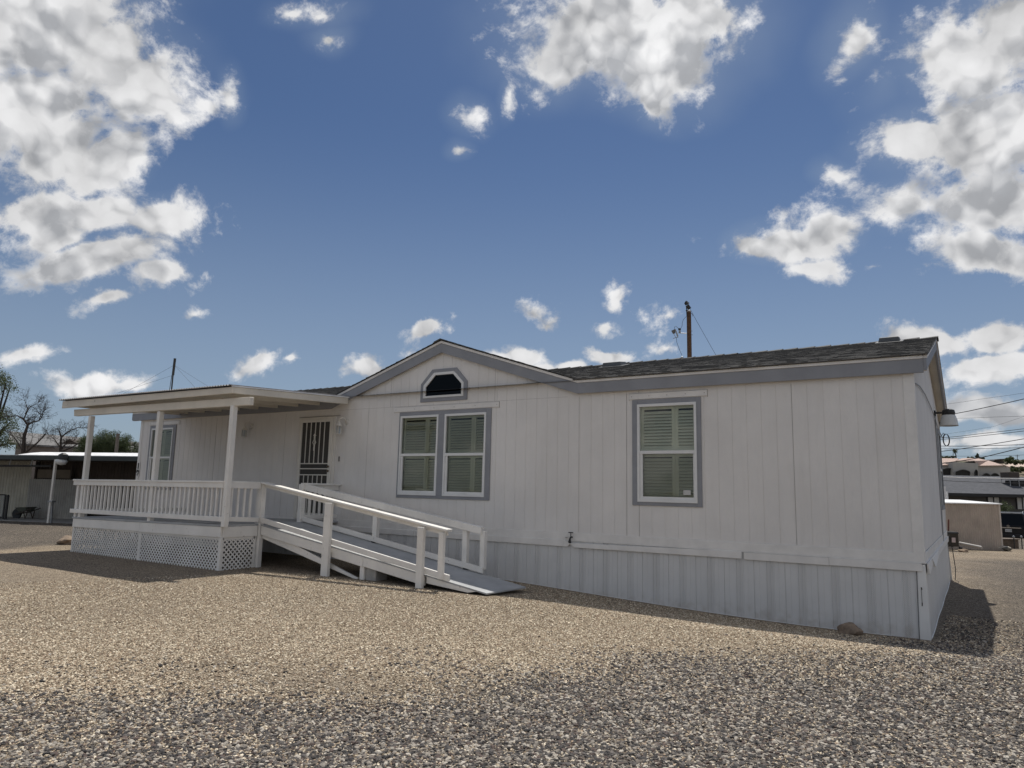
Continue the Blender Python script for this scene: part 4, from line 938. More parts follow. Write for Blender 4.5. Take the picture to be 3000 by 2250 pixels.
mb = MB(); nbox(mb, -13, 9, -.01, NWN, zt2-.019, zt2); mb.build('awning_roof', 'nb_roof', home2)
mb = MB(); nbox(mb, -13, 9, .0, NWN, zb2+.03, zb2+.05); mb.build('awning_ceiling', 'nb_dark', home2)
sA, _ = nbi(r1(198, 1000), NWN)
mb = MB(); ribbed(mb, -13, sA, NWN, -.62, zb2+.05, .145, .015); mb.build('siding', 'nb_wall', home2)
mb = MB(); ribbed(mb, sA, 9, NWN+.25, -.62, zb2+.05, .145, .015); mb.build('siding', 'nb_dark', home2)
sF, zF2 = nbi(r1(205, 955), NWN-.1); sG, _ = nbi(r1(620, 955), NWN-.1)
mb = MB(); ribbed(mb, sF, sG, NWN-.1, -.58, zF2, .105, .012, jag=.012); nbox(mb, sF, sG, NWN-.08, NWN-.06, -.62, zF2-.01); mb.build('screen_panel', 'nb_fence', home2)
s0, z0 = nbi(r1(265, 948), NWN+.1); s1, z1 = nbi(r1(505, 893), NWN+.1)
mb = MB(); nbox(mb, s0, s1, NWN+.05, NWN+.1, z0, z1); mb.build('header_panel', mat('dull_beige_board', (.20, .17, .13), .8), home2)
for q in (262, 508): s0, _ = nbi(r1(q, 900), NWN+.1); mb = MB(); nbox(mb, s0-.03, s0+.03, NWN+.0, NWN+.12, -.6, zb2+.03); mb.build('stud', 'nb_dark', home2)
# white main roof, crowned
s0, zr = nbi(r1(388, 772), NWN+2.2); s1 = 10
mb = MB()
for i in range(8):
    n0 = NWN+.05+i*.5; zz = lambda n: zt2+.02+(zr-zt2-.02)*math.sin(min(1, max(0, (n-NWN)/4.0))*math.pi)
    mb.hexa([nb(s0+.2*abs(i-3.5)*.3, n0, zt2-.1), nb(s1, n0, zt2-.1), nb(s1, n0+.5, zt2-.1), nb(s0+.2*abs(i-3.5)*.3, n0+.5, zt2-.1)], [nb(s0, n0, zz(n0)), nb(s1, n0, zz(n0)), nb(s1, n0+.5, zz(n0+.5)), nb(s0, n0+.5, zz(n0+.5))])
mb.build('roof', 'nb_roof', home2)
mb = MB(); pf = nb(0, .02, -.62); tp = nb(0, .02, zb2+.02)
for dn in (0,): mb.bar(nb(-.0, .0, -.62), nb(0.02, .0, zb2+.02), .07, .07, NN); mb.build('post', 'iron_white', home2)
mb = MB(); mb.bar(nb(.1, .02, -.62), nb(.05, .02, .15), .05, .05, NN); nbox(mb, -.08, .13, -.07, .07, .10, .15); mb.build('post_bracket', 'steel', home2)
mb = MB(); nbox(mb, -6, -5.92, -.0, .08, -.62, zb2); mb.build('post', 'iron_white', home2)
sB, zB = nbi(r1(0, 868), .1); sC, zC = nbi(r1(360, 866), .1)
mb = MB(); mb.tube([nb(sB-2, .1, zB), nb(sC, .1, zC)], .035, 6); mb.build('hanging_bar', 'black', home2)
for q in (66, 215):
    a, b = nbi(r1(q, 858), .1); c, d = nbi(r1(q+22, 800), .1); mb = MB(); mb.tube([nb(a, .1, b), nb(c, .08, d)], .014, 5); mb.build('hook', 'steel', home2)
a, b = nbi(r1(424, 858), -.1); c, d = nbi(r1(430, 812), -.1)
mb = MB(); mb.tube([nb(.04, 0, b+.08), nb(a-.2, -.06, b+.10), nb(c+.1, -.1, d-.05), nb(c, -.1, d+.02)], .03, 6); mb.lathe(nb(a+.05, -.1, b+.28), [(.05, .12), (.14, .06), (.16, -.10)], 12); yl = mb.build('yard_light', 'black', home2)
mb = MB(); mb.lathe(nb(a, -.1, b+.12), [(.02, -.13), (.14, -.10), (.19, .0), (.16, .06)], 14); mb.build('reflector', 'opal', yl, smooth=True)
# slab under the awning
mb = MB(); nbox(mb, -13, 9, .15, NWN+2, -.62, -.575); o = mb.build('carport_slab', 'concrete'); tag(o, kind='structure', label='concrete slab under the neighbouring awning')
# overturned sawhorse / junk by the siding
wb = thing('wheelbarrow', tuple(nb(nbi(r1(170, 1225), 1.7)[0], 1.7, -.57)), 'old grey wheelbarrow standing against the cream siding under the awning', 'wheelbarrow')
c0 = nb(nbi(r1(175, 1225), 1.7)[0], 1.7, 0)
def wbp(s, n, z): return Vector((c0.x, c0.y, -.575))+NE*s*.55+NN*n*.7+Vector((0, 0, z*.75))
mb = MB(); mb.hexa([wbp(-.35, -.2, .32), wbp(.25, -.2, .34), wbp(.25, .2, .34), wbp(-.35, .2, .32)], [wbp(-.5, -.32, .52), wbp(.45, -.32, .56), wbp(.45, .32, .56), wbp(-.5, .32, .52)]); mb.build('tray', mat('faded_green_tray', (.10, .11, .09), .7), wb)
mb = MB(); 
for n_ in (-.2, .2): mb.tube([wbp(-.75, n_*.4, .2), wbp(0, n_, .30), wbp(.8, n_*1.3, .50)], .02, 6); mb.tube([wbp(.1, n_, .3), wbp(.3, n_*1.1, .0), wbp(.42, n_, .36)], .018, 6)
mb.build('frame', 'nb_dark', wb)
mb = MB(); mb.tube([wbp(-.72, -.05, .2), wbp(-.72, .05, .2)], .19, 14); mb.build('wheel', 'rubber', wb)
# chain-link gate at the left edge
gt = thing('chain_link_gate', tuple(nb(nbi(r1(20, 1200), .6)[0], .6, -.6)), 'low chain-link gate with dark posts at the left edge before the cream siding', 'gate')
sl, zl = nbi(r1(40, 1062), .6); sr, _ = nbi(r1(52, 1080), .6)
mb = MB(); mb.tube([nb(sl, .6, -.55), nb(sl, .6, zl)], .03, 7); mb.tube([nb(sl-1.6, .6, zl-.02), nb(sl, .6, zl-.02)], .022, 6); mb.tube([nb(sl-1.6, .6, -.5), nb(sl, .6, -.5)], .022, 6); mb.build('gate_frame', 'black', gt)
mb = MB(); mb.tube([nb(sr, .62, -.6), nb(sr, .62, zl-.08)], .045, 8); mb.lathe(nb(sr, .62, zl-.08), [(.05, 0), (.05, .03), (.02, .07)], 8); mb.build('gate_post', 'black', gt)
mb = MB(); H = zl+.5
k = -12
for i in range(-10, 26):
    u = sl-1.6+i*.08
    for a, b in (((u, -.5), (u+H, zl-.02)), ((u+H, -.5), (u, zl-.02))):
        p, q = a, b; du = q[0]-p[0]; ta, tb = 0, 1
        for lim, lo in ((sl-1.6, True), (sl, False)):
            t = (lim-p[0])/du
            if (du > 0) == lo: ta = max(ta, t)
            else: tb = min(tb, t)
        if tb > ta: mb.bar(nb(p[0]+du*ta, .6, p[1]+(q[1]-p[1])*ta), nb(p[0]+du*tb, .6, p[1]+(q[1]-p[1])*tb), .007, .007)
mb.build('mesh', 'steel', gt)

# ---- vegetation
def leaf_mat(name, c1, c2):
    m = bpy.data.materials.new(name); m.use_nodes = True; T = NT(m.node_tree); b = T.n['Principled BSDF']
    a = T.new('ShaderNodeAttribute', attribute_name='tone').outputs['Fac']; T.put(b.inputs['Base Color'], T.mix(a, c1, c2)); b.inputs['Roughness'].default_value = .6
    tr = T.new('ShaderNodeBsdfTranslucent'); T.put(tr.inputs[0], T.mix(a, c1, c2)); mx = T.new('ShaderNodeMixShader'); mx.inputs[0].default_value = .35
    T.l.new(b.outputs[0], mx.inputs[1]); T.l.new(tr.outputs[0], mx.inputs[2]); T.l.new(mx.outputs[0], T.n['Material Output'].inputs[0]); return m
M['leaf'] = leaf_mat('green_leaves', (.035, .052, .018), (.105, .13, .05)); M['leaf_dark'] = leaf_mat('dark_leaves', (.028, .045, .018), (.085, .11, .04)); M['bark'] = mat('dark_bark', (.045, .035, .03), .95, .4, 20, .8, 60)
def leaves(mb, c, r, n, size, sq=.8):
    c = Vector(c)
    for _ in range(n):
        d = Vector((rnd.gauss(0, 1), rnd.gauss(0, 1), rnd.gauss(0, 1))).normalized(); k = rnd.random()**.45
        p = c+Vector((d.x*r, d.y*r, d.z*r*sq))*k
        a = Vector((rnd.gauss(0, 1), rnd.gauss(0, 1), rnd.gauss(0, .6))).normalized()*size*rnd.uniform(.6, 1.3); b = a.orthogonal().normalized()*size*rnd.uniform(.3, .6)
        b.rotate(Matrix.Rotation(rnd.uniform(0, 6.28), 3, a.normalized()))
        mb.add([p-a, p-b*.9, p+a, p+b*.9], [(0, 1, 2, 3)], rnd.random())
def limb(mb, pts, r0, r1_): n = len(pts); mb.tube(pts, [r0+(r1_-r0)*i/(n-1) for i in range(n)], 6)
def twigs(mb, p, d, L_, r, depth):
    q = p; dd = d.copy(); pts = [p]
    for i in range(3):
        dd = (dd+Vector((rnd.gauss(0, .25), rnd.gauss(0, .25), rnd.gauss(0, .25)))).normalized(); q = q+dd*L_/3; pts.append(q)
        if depth > 0:
            for _ in range(rnd.choice((1, 2))):
                twigs(mb, q, (dd+Vector((rnd.gauss(0, .7), rnd.gauss(0, .7), rnd.gauss(0, .7)))).normalized(), L_*.62, r*.6, depth-1)
    mb.tube(pts, [r, r*.85, r*.7, r*.45], 4, False)
def crown_tree(name, label, base, clusters, lm, size, n, cat='tree', group=None, trunk_r=.15):
    t = thing(name, tuple(base), label, cat, group); base = Vector(base)
    mb = MB(); top = sum((Vector(c) for c, r in clusters), Vector())/len(clusters)
    limb(mb, [base, base.lerp(top, .35)+Vector((.05, .1, 0)), base.lerp(top, .7)], trunk_r, trunk_r*.6)
    for c, r in clusters: limb(mb, [base.lerp(top, .55), (base.lerp(top, .6)+Vector(c))/2+Vector((0, 0, .1)), Vector(c)], trunk_r*.5, trunk_r*.12)
    mb.build('trunk', 'bark', t)
    mb = MB(); tot = sum(r*r for c, r in clusters)
    for c, r in clusters:
        k = int(n*r*r/tot)
        for j in range(7):
            d = Vector((rnd.gauss(0, 1), rnd.gauss(0, 1), rnd.gauss(0, .8))).normalized()
            leaves(mb, Vector(c)+d*r*.6, r*.5, k//7, size)
    mb.build('crown', lm, t); return t
D = 36
def cl(lst, conv, d): return [(A(conv(x, y), d+dz), r) for x, y, r, dz in lst]
b0 = A((-75, 1440), D); b0.z = -.6
crown_tree('mesquite_tree', 'leafy green tree filling the left edge behind the white-roofed home', b0, cl([(-20, 230, .95, 0), (40, 290, .75, 0), (70, 320, .5, 1), (-60, 360, 1.2, 0), (0, 520, .7, 0), (30, 590, .75, 0), (70, 560, .45, 1), (10, 690, .85, 0), (50, 720, .6, 0), (-80, 600, 1.5, 0)], r1, D), 'leaf', .045, 8500, trunk_r=.22)
D = 33
b0 = A((300, 1440), D); b0.z = -.6
crown_tree('shrub', 'round dark green bush beyond the white roof, seen under the porch roof', b0, cl([(625, 720, .55, 0), (700, 680, .6, 0), (770, 685, .6, 0), (590, 745, .55, 0), (690, 735, .7, 1), (640, 745, .6, 0), (860, 705, .5, 0), (910, 735, .45, 0), (780, 740, .7, 0), (830, 750, .5, 0)], r1, D), 'leaf_dark', .033, 24000, 'bush', trunk_r=.12)
def bare(label, D, limbs, base, tw):
    g0 = A(base, D); g0.z = -.6; t = thing('bare_tree', tuple(g0), label, 'tree', 'leafless trees beyond the carport roof')
    mb = MB(); mt = MB()
    limb(mb, [g0, A(base, D)], .13, .11)
    for pts, ra, rb in limbs:
        P = [A(z3(x, y), D+dz) for x, y, dz in pts]; limb(mb, P, ra*.66, rb*.6)
        for a, b in zip(P[:-1], P[1:]):
            for k in range(tw):
                p = a.lerp(b, rnd.random()); dd = ((b-a).normalized()*.6+Vector((rnd.gauss(0, .6), rnd.gauss(0, .6), rnd.uniform(-.2, 1.1)))).normalized(); twigs(mt, p, dd, rnd.uniform(.2, .5), .008, 2)
        for k in range(3): twigs(mt, P[-1], ((P[-1]-P[-2]).normalized()+Vector((rnd.gauss(0, .4), rnd.gauss(0, .4), .2))).normalized(), .4, .010, 2)
    mb.build('trunk', 'bark', t); mt.build('twigs', 'bark', t)
bare('leafless tree with a forked crooked trunk, left of the arching one', 34, [([(250, 665, 0), (262, 470, 0), (300, 350, 0)], .16, .09), ([(300, 350, 0), (255, 290, 0), (190, 250, .3), (80, 258, .5)], .08, .03), ([(255, 290, 0), (300, 190, -.3), (270, 90, -.3)], .05, .02), ([(270, 230, 0), (330, 150, .3), (400, 120, .3)], .04, .015),
  ([(300, 350, 0), (350, 320, 0), (420, 305, 0), (450, 270, 0)], .07, .03), ([(265, 660, 0), (300, 630, 0), (400, 545, -.3), (480, 465, -.3)], .10, .04), ([(240, 620, 0), (200, 550, .2), (140, 470, .3)], .07, .03), ([(320, 610, 0), (350, 480, .5), (340, 400, .5)], .03, .01), ([(420, 300, 0), (440, 240, 0), (470, 210, 0)], .03, .01)], z3(255, 660), 3)
bare('leafless tree with a long arching branch, beside the dark green bush', 35, [([(650, 680, 0), (655, 560, 0), (660, 480, 0), (645, 430, 0)], .10, .05), ([(660, 485, 0), (700, 450, 0), (760, 410, .2), (840, 378, .3), (905, 385, .3)], .06, .02), ([(660, 640, 0), (760, 600, 0), (900, 520, .3)], .07, .03), ([(655, 600, 0), (600, 520, 0), (550, 470, .3)], .04, .015), ([(655, 620, 0), (720, 540, .3), (800, 520, .3)], .04, .015)], z3(650, 680), 4)
# stub pole and aerial mast
z0 = A((346, 1270), 31); o = MB().tube([(z0.x, z0.y, -.6), z0], .075, 10).build('pole', mat('grey_weathered_timber', (.07, .058, .048), .9, .3, 15)); o.location = (0, 0, 0); tag(o, 'short weathered timber pole standing in front of the dark green bush', 'pole')
def mono(mb, name, m, label, cat, base, **k):
    e = bpy.data.objects.new('x', None); o = mb.build(name, m, **k); b = Vector(base)
    for v in o.data.vertices: v.co -= b
    o.location = b; tag(o, label, cat); bpy.data.objects.remove(e); return o
ant = A(r1(1190, 340), 28); top = A(r1(1215, 118), 28); kn = A(r1(1201, 235), 28); base = ant+(ant-kn).normalized()*1.0; base.z = -.6; base.x = ant.x-.03; base.y = ant.y
am = thing('antenna_mast', tuple(base), 'thin dark aerial mast with thick upper end rising behind the porch roof', 'antenna')
MB().tube([base, kn], .028, 7).build('mast', 'black', am); MB().tube([kn, top], .048, 8).build('aerial', 'black', am)
MB().tube([kn+Vector((-.08, 0, 0)), ant+Vector((-.14, 0, -.1))], .012, 5).build('feed_cable', 'rubber', am)
for q in ((880, 350), (1000, 300), (1335, 300), (1440, 310)):
    mb = MB(); s_ = kn.lerp(top, .6) if q[0] not in (1000,) else kn; e_ = A(r1(*q), 28); mb.tube([s_, e_+(e_-s_)*.9], .004, 4); mb.build('guy_wire', 'rubber', am)
# shingle-roofed house far left
hs = thing('house', tuple(A(r1(400, 1000), 50)*1.), 'low dark house with weathered grey shingle roof behind the leafless trees', 'house'); 
P1, P2 = A(r1(60, 634), 54), A(r1(980, 712), 60); Q1, Q2 = A(r1(60, 716), 48), A(r1(350, 735), 48.5); Q3 = A(r1(980, 762), 54)
mb = MB(); mb.prism([P1, Q1, Q2, Q3, P2], (0, 0, .12)); bk = Vector((-1.5, 6, -2)); mb.prism([P1, P2, P2+bk, P1+bk], (0, 0, .12)); mb.build('roof', mat('weathered_grey_shingle', (.17, .165, .16), .95, .3, 6, .5, 30), hs)
mb = MB(); dn = Vector((0, 0, 1)); q1, q2, q3 = Q1+Vector((.1, .4, 0)), Q2+Vector((.1, .4, 0)), Q3+Vector((0, .4, 0))
for a, b in ((q1, q2), (q2, q3)): mb.prism([a, b, Vector((b.x, b.y, -.7)), Vector((a.x, a.y, -.7))], (-.05, .3, 0))
mb.build('wall', mat('taupe_stucco', (.20, .17, .15), .9, .1), hs)
g1, g2, g3 = A(r1(430, 712), 47), A(r1(530, 712), 47), A(r1(478, 684), 47)
mb = MB(); mb.prism([g1, g3, g3+Vector((0, 4, .1)), g1+Vector((0, 4, .1))], (0, 0, .06)); mb.prism([g3, g2, g2+Vector((0, 4, .1)), g3+Vector((0, 4, .1))], (0, 0, .06)); mb.build('dormer_roof', 'nb_dark', hs)
MB().prism([g1, g2, g3], (0, .3, 0)).build('dormer', 'nb_dark', hs)

# ---- utility pole behind the home
tp = A(pz(1062, 400), 34); bz = -1.0
up = thing('utility_pole', (tp.x, tp.y, bz), 'brown timber utility pole with floodlights rising behind the shingle roof', 'pole')
MB().tube([(tp.x, tp.y, bz), tp], [.118, .105], 14).build('pole', 'brown_pole', up, smooth=False)
MB().lathe(tp, [(.10, 0), (.10, .06), (.04, .085)], 12).build('pole_cap', 'nb_roof', up)
def P_(x, y, dz=0): return A(pz(x, y), 33.7+dz)
fl = MB().hexa([P_(1000, 285), P_(1055, 262), P_(1075, 240, .2), P_(1020, 275, .2)], [P_(975, 245), P_(1008, 195), P_(1030, 200, .2), P_(990, 260, .2)]).build('floodlight', 'black', up)
MB().tube([P_(1030, 280), P_(1078, 350)], .09, 8).build('ballast', 'black', fl)
mb = MB(); mb.tube([P_(1018, 300), P_(1020, 380), P_(1028, 480)], .025, 6); mb.tube([P_(1005, 380), P_(1045, 372)], .02, 6); mb.build('bracket', 'black', fl)
mb = MB(); mb.tube([P_(870, 792), P_(920, 795), P_(1020, 803)], .018, 6); mb.tube([P_(892, 745), P_(895, 790)], .05, 8); mb.build('arm', 'steel', up)
MB().hexa([P_(865, 740), P_(915, 742), P_(915, 742, .2), P_(865, 740, .2)], [P_(865, 703), P_(915, 706), P_(915, 706, .2), P_(865, 703, .2)]).build('junction_box', 'black', up)
f2 = MB().hexa([P_(765, 808), P_(805, 795), P_(812, 800, .3), P_(772, 812, .3)], [P_(736, 752), P_(805, 720), P_(818, 722, .3), P_(745, 758, .3)]).build('floodlight', mat('weathered_lamp_housing', (.12, .12, .12), .6), up)
mb = MB(); mb.hexa([P_(838, 850), P_(870, 852), P_(872, 852, .3), P_(840, 850, .3)], [P_(805, 722), P_(825, 735), P_(827, 735, .3), P_(807, 722, .3)]); mb.build('visor', 'steel', f2)
mb = MB(); mb.tube([P_(780, 805), P_(825, 880)], .012, 5); mb.tube([P_(770, 895), P_(870, 868)], .014, 5); mb.tube([P_(862, 850), P_(830, 882)], .012, 5); mb.build('yoke', 'steel', f2)
for pts, r in (([(1018, 485), (960, 545), (940, 610), (938, 660), (915, 705)], .009), ([(862, 705), (830, 672), (800, 675), (797, 720)], .009), ([(832, 885), (838, 960), (880, 1080), (935, 1210)], .009), ([(1090, 355), (1150, 470), (1300, 740), (1590, 1250), (1700, 1450)], .008)):
    MB().tube([P_(x, y) for x, y in pts], r, 5).build('cable', 'rubber', up)
mb = MB(); mb.tube([P_(1105, 430), P_(1140, 455), P_(1130, 485)], .012, 5); mb.tube([P_(1110, 757), P_(1130, 757)], .012, 5); mb.tube([P_(1112, 828), P_(1135, 828)], .012, 5); mb.build('cable_hook', 'black', up)
wh = A(pz(938, 1262), 15.6); MB().lathe(wh, [(.02, -.3), (.022, -.03), (.04, -.02), (.04, .0), (.025, .03), (.0, .05)], 10).build('weatherhead', 'steel', roofo, smooth=True)

# ---- right-hand side
shp = {}
SD = 27
c_ = A(r7(785, 1520), SD); cz = float(gz(c_.x, c_.y)); 
a_ = A(r7(235, 1512), SD); ztop = A(r7(780, 1087), SD).z; zg = c_.z
SE = Vector((c_.x-a_.x, c_.y-a_.y, 0)).normalized(); SN = Vector((-SE.y, SE.x, 0)); SW = (Vector((c_.x, c_.y, 0))-Vector((a_.x, a_.y, 0))).length
def sh(u, n, z): return Vector((c_.x, c_.y, 0))+SE*u+SN*n+Vector((0, 0, z))
shed = thing('shed', tuple(sh(-SW/2, 1.2, zg)), 'tan corrugated metal shed with white roof edge beyond the right house corner', 'shed')
def corr(m_, u0, u1, n, z0, z1, per=.083, amp=.009, side=False):
    us = np.arange(u0, u1, per/6); vs = []
    for u in us:
        d = amp*math.sin(2*math.pi*u/per)
        p = (lambda z: sh(u, n+d, z)) if not side else (lambda z: sh(n+d, u, z))
        vs += [p(z0), p(z1)]
    m_.add(vs, [(2*i, 2*i+2, 2*i+3, 2*i+1) for i in range(len(us)-1)])
mb = MB(); corr(mb, -SW-.3, 0, 0, zg-.1, ztop); corr(mb, 0, 2.4, 0, zg-.1, ztop, side=True); mb.build('wall', 'tan_steel', shed)
mb = MB(); mb.hexa([sh(-.03, -.02, zg-.05), sh(.03, -.02, zg-.05), sh(.03, .03, zg-.05), sh(-.03, .03, zg-.05)], [sh(-.03, -.02, ztop), sh(.03, -.02, ztop), sh(.03, .03, ztop), sh(-.03, .03, ztop)]); mb.build('corner_trim', mat('pale_tan_trim', (.5, .45, .4), .5), shed)
mb = MB(); mb.hexa([sh(-SW-.35, -.08, ztop-.01), sh(.08, -.08, ztop-.01), sh(.08, 2.5, ztop+.1), sh(-SW-.35, 2.5, ztop+.1)], [sh(-SW-.35, -.08, ztop+.03), sh(.08, -.08, ztop+.03), sh(.08, 2.5, ztop+.14), sh(-SW-.35, 2.5, ztop+.14)]); mb.build('roof', 'nb_roof', shed)
# wheelie bin
bd = 25.5; bb = A(r7(312, 1503), bd); 
def bp(x, n, z): return Vector((bb.x, bb.y, bb.z-.02))+SE*x+SN*n+Vector((0, 0, z))
bn = thing('wheeled_bin', tuple(bp(0, .3, 0)), 'black wheeled bin with a white label in front of the tan shed', 'bin')
MB().hexa([bp(-.2, 0, .04), bp(.2, 0, .04), bp(.2, .5, .04), bp(-.2, .5, .04)], [bp(-.24, -.06, .50), bp(.16, -.06, .50), bp(.16, .55, .50), bp(-.24, .55, .50)]).build('body', mat('black_plastic', (.022, .019, .016), .45), bn, .01)
MB().hexa([bp(-.27, -.09, .50), bp(.18, -.09, .50), bp(.18, .58, .50), bp(-.27, .58, .50)], [bp(-.25, -.07, .56), bp(.16, -.07, .56), bp(.16, .56, .58), bp(-.25, .56, .58)]).build('lid', mat('dark_plastic_lid', (.03, .028, .025), .4), bn, .01)
MB().hexa([bp(-.08, -.052, .19), bp(.05, -.052, .19), bp(.05, -.03, .19), bp(-.08, -.03, .19)], [bp(-.09, -.075, .36), bp(.04, -.075, .36), bp(.04, -.05, .36), bp(-.09, -.05, .36)]).build('label', mat('pale_label', (.5, .42, .42), .6), bn)
for xx in (-.22, .2): MB().tube([bp(xx, .45, .07), bp(xx+.04, .45, .07)], .07, 12).build('wheel', 'rubber', bn)
MB().tube([bp(.2, -.02, .0), bp(.27, .0, .0)], .05, 8).build('wheel', 'rubber', bn)
def simple(name, m, label, cat, mb, base, group=None, **k):
    o = mono(mb, name, m, label, cat, base, **k)
    if group: o['group'] = group
    return o
p, q = A(r7(263, 1232), 25.9), A(r7(258, 1500), 25.9); simple('rod', mat('rusty_red_paint', (.12, .035, .025), .7), 'rust-red metal rod leaning upright behind the black bin', 'rod', MB().tube([q, p], .022, 7), q)
p, q = A(r7(370, 1462), 26.2), A(r7(585, 1506), 25.4); simple('pipe', mat('grey_plastic_pipe', (.38, .36, .34), .5), 'long pale grey pipe lying against the foot of the tan shed', 'pipe', MB().tube([p, q], .05, 12), q, smooth=False)
def rk(px, d, s, label, col, seed):
    g = A(px, d); bm = bmesh.new(); bmesh.ops.create_icosphere(bm, subdivisions=3, radius=1); r = np.random.RandomState(seed); ph = r.rand(6)*6
    for v in bm.verts:
        c = v.co; k = 1+.2*math.sin(2.3*c.x+ph[0])*math.cos(2.1*c.y+ph[1])+.12*math.sin(4.7*c.z+ph[2]+3*c.x); v.co = Vector((c.x*s[0], c.y*s[1], c.z*s[2]))*k
    me = bpy.data.meshes.new('rock'); bm.to_mesh(me); bm.free(); me.materials.append(mat('field_stone', col, .9, .3, 12)); o = bpy.data.objects.new('rock', me); COL.objects.link(o); o.location = g; tag(o, label, 'rock')
rk(r7(402, 1540), 25, (.16, .12, .07), 'small tan rock on the gravel before the black bin', (.22, .16, .11), 3)
rk(r7(805, 1508), 26.6, (.17, .14, .08), 'pale rock at the shed corner beside the brown crate', (.42, .38, .32), 8)
rk(r7(838, 1522), 26.3, (.15, .12, .07), 'dark rock just right of the pale rock by the shed corner', (.10, .09, .07), 9)
bx = A(r7(852, 1518), 28.5); mb = MB(); cr = thing('crate', tuple(bx), 'dark brown wooden crate on the gravel between shed and black car', 'crate')
def cb(x, n, z): return bx+SE*x+SN*n+Vector((0, 0, z))
MB().hexa([cb(-.4, 0, -.03), cb(.4, 0, -.03), cb(.4, .5, -.03), cb(-.4, .5, -.03)], [cb(-.4, 0, .36), cb(.4, 0, .36), cb(.4, .5, .36), cb(-.4, .5, .36)]).build('body', mat('brown_crate_wood', (.12, .09, .065), .8, .3, 10), cr, .01)
MB().hexa([cb(-.44, -.04, .36), cb(.44, -.04, .36), cb(.44, .54, .36), cb(-.44, .54, .36)], [cb(-.42, -.03, .40), cb(.42, -.03, .40), cb(.42, .53, .40), cb(-.42, .53, .40)]).build('lid', mat('brown_lid_wood', (.17, .13, .10), .7), cr)
for i, q in enumerate((905, 980)):
    p = A(r7(q, 1536), 28.2); mb = MB().tube([p-Vector((0, 0, .05)), p+Vector((0, 0, .54))], .02, 7)
    t = thing('garden_stake', tuple(p), ('thin dark stake beside the brown crate', 'thin dark stake at the right edge before the black car')[i], 'stake', 'thin stakes in the gravel')
    mb.build('rod', 'black', t); MB().lathe(p+Vector((0, 0, .5)), [(.03, 0), (.045, .03), (.03, .07), (.01, .09)], 8).build('light_cap', 'steel', t)

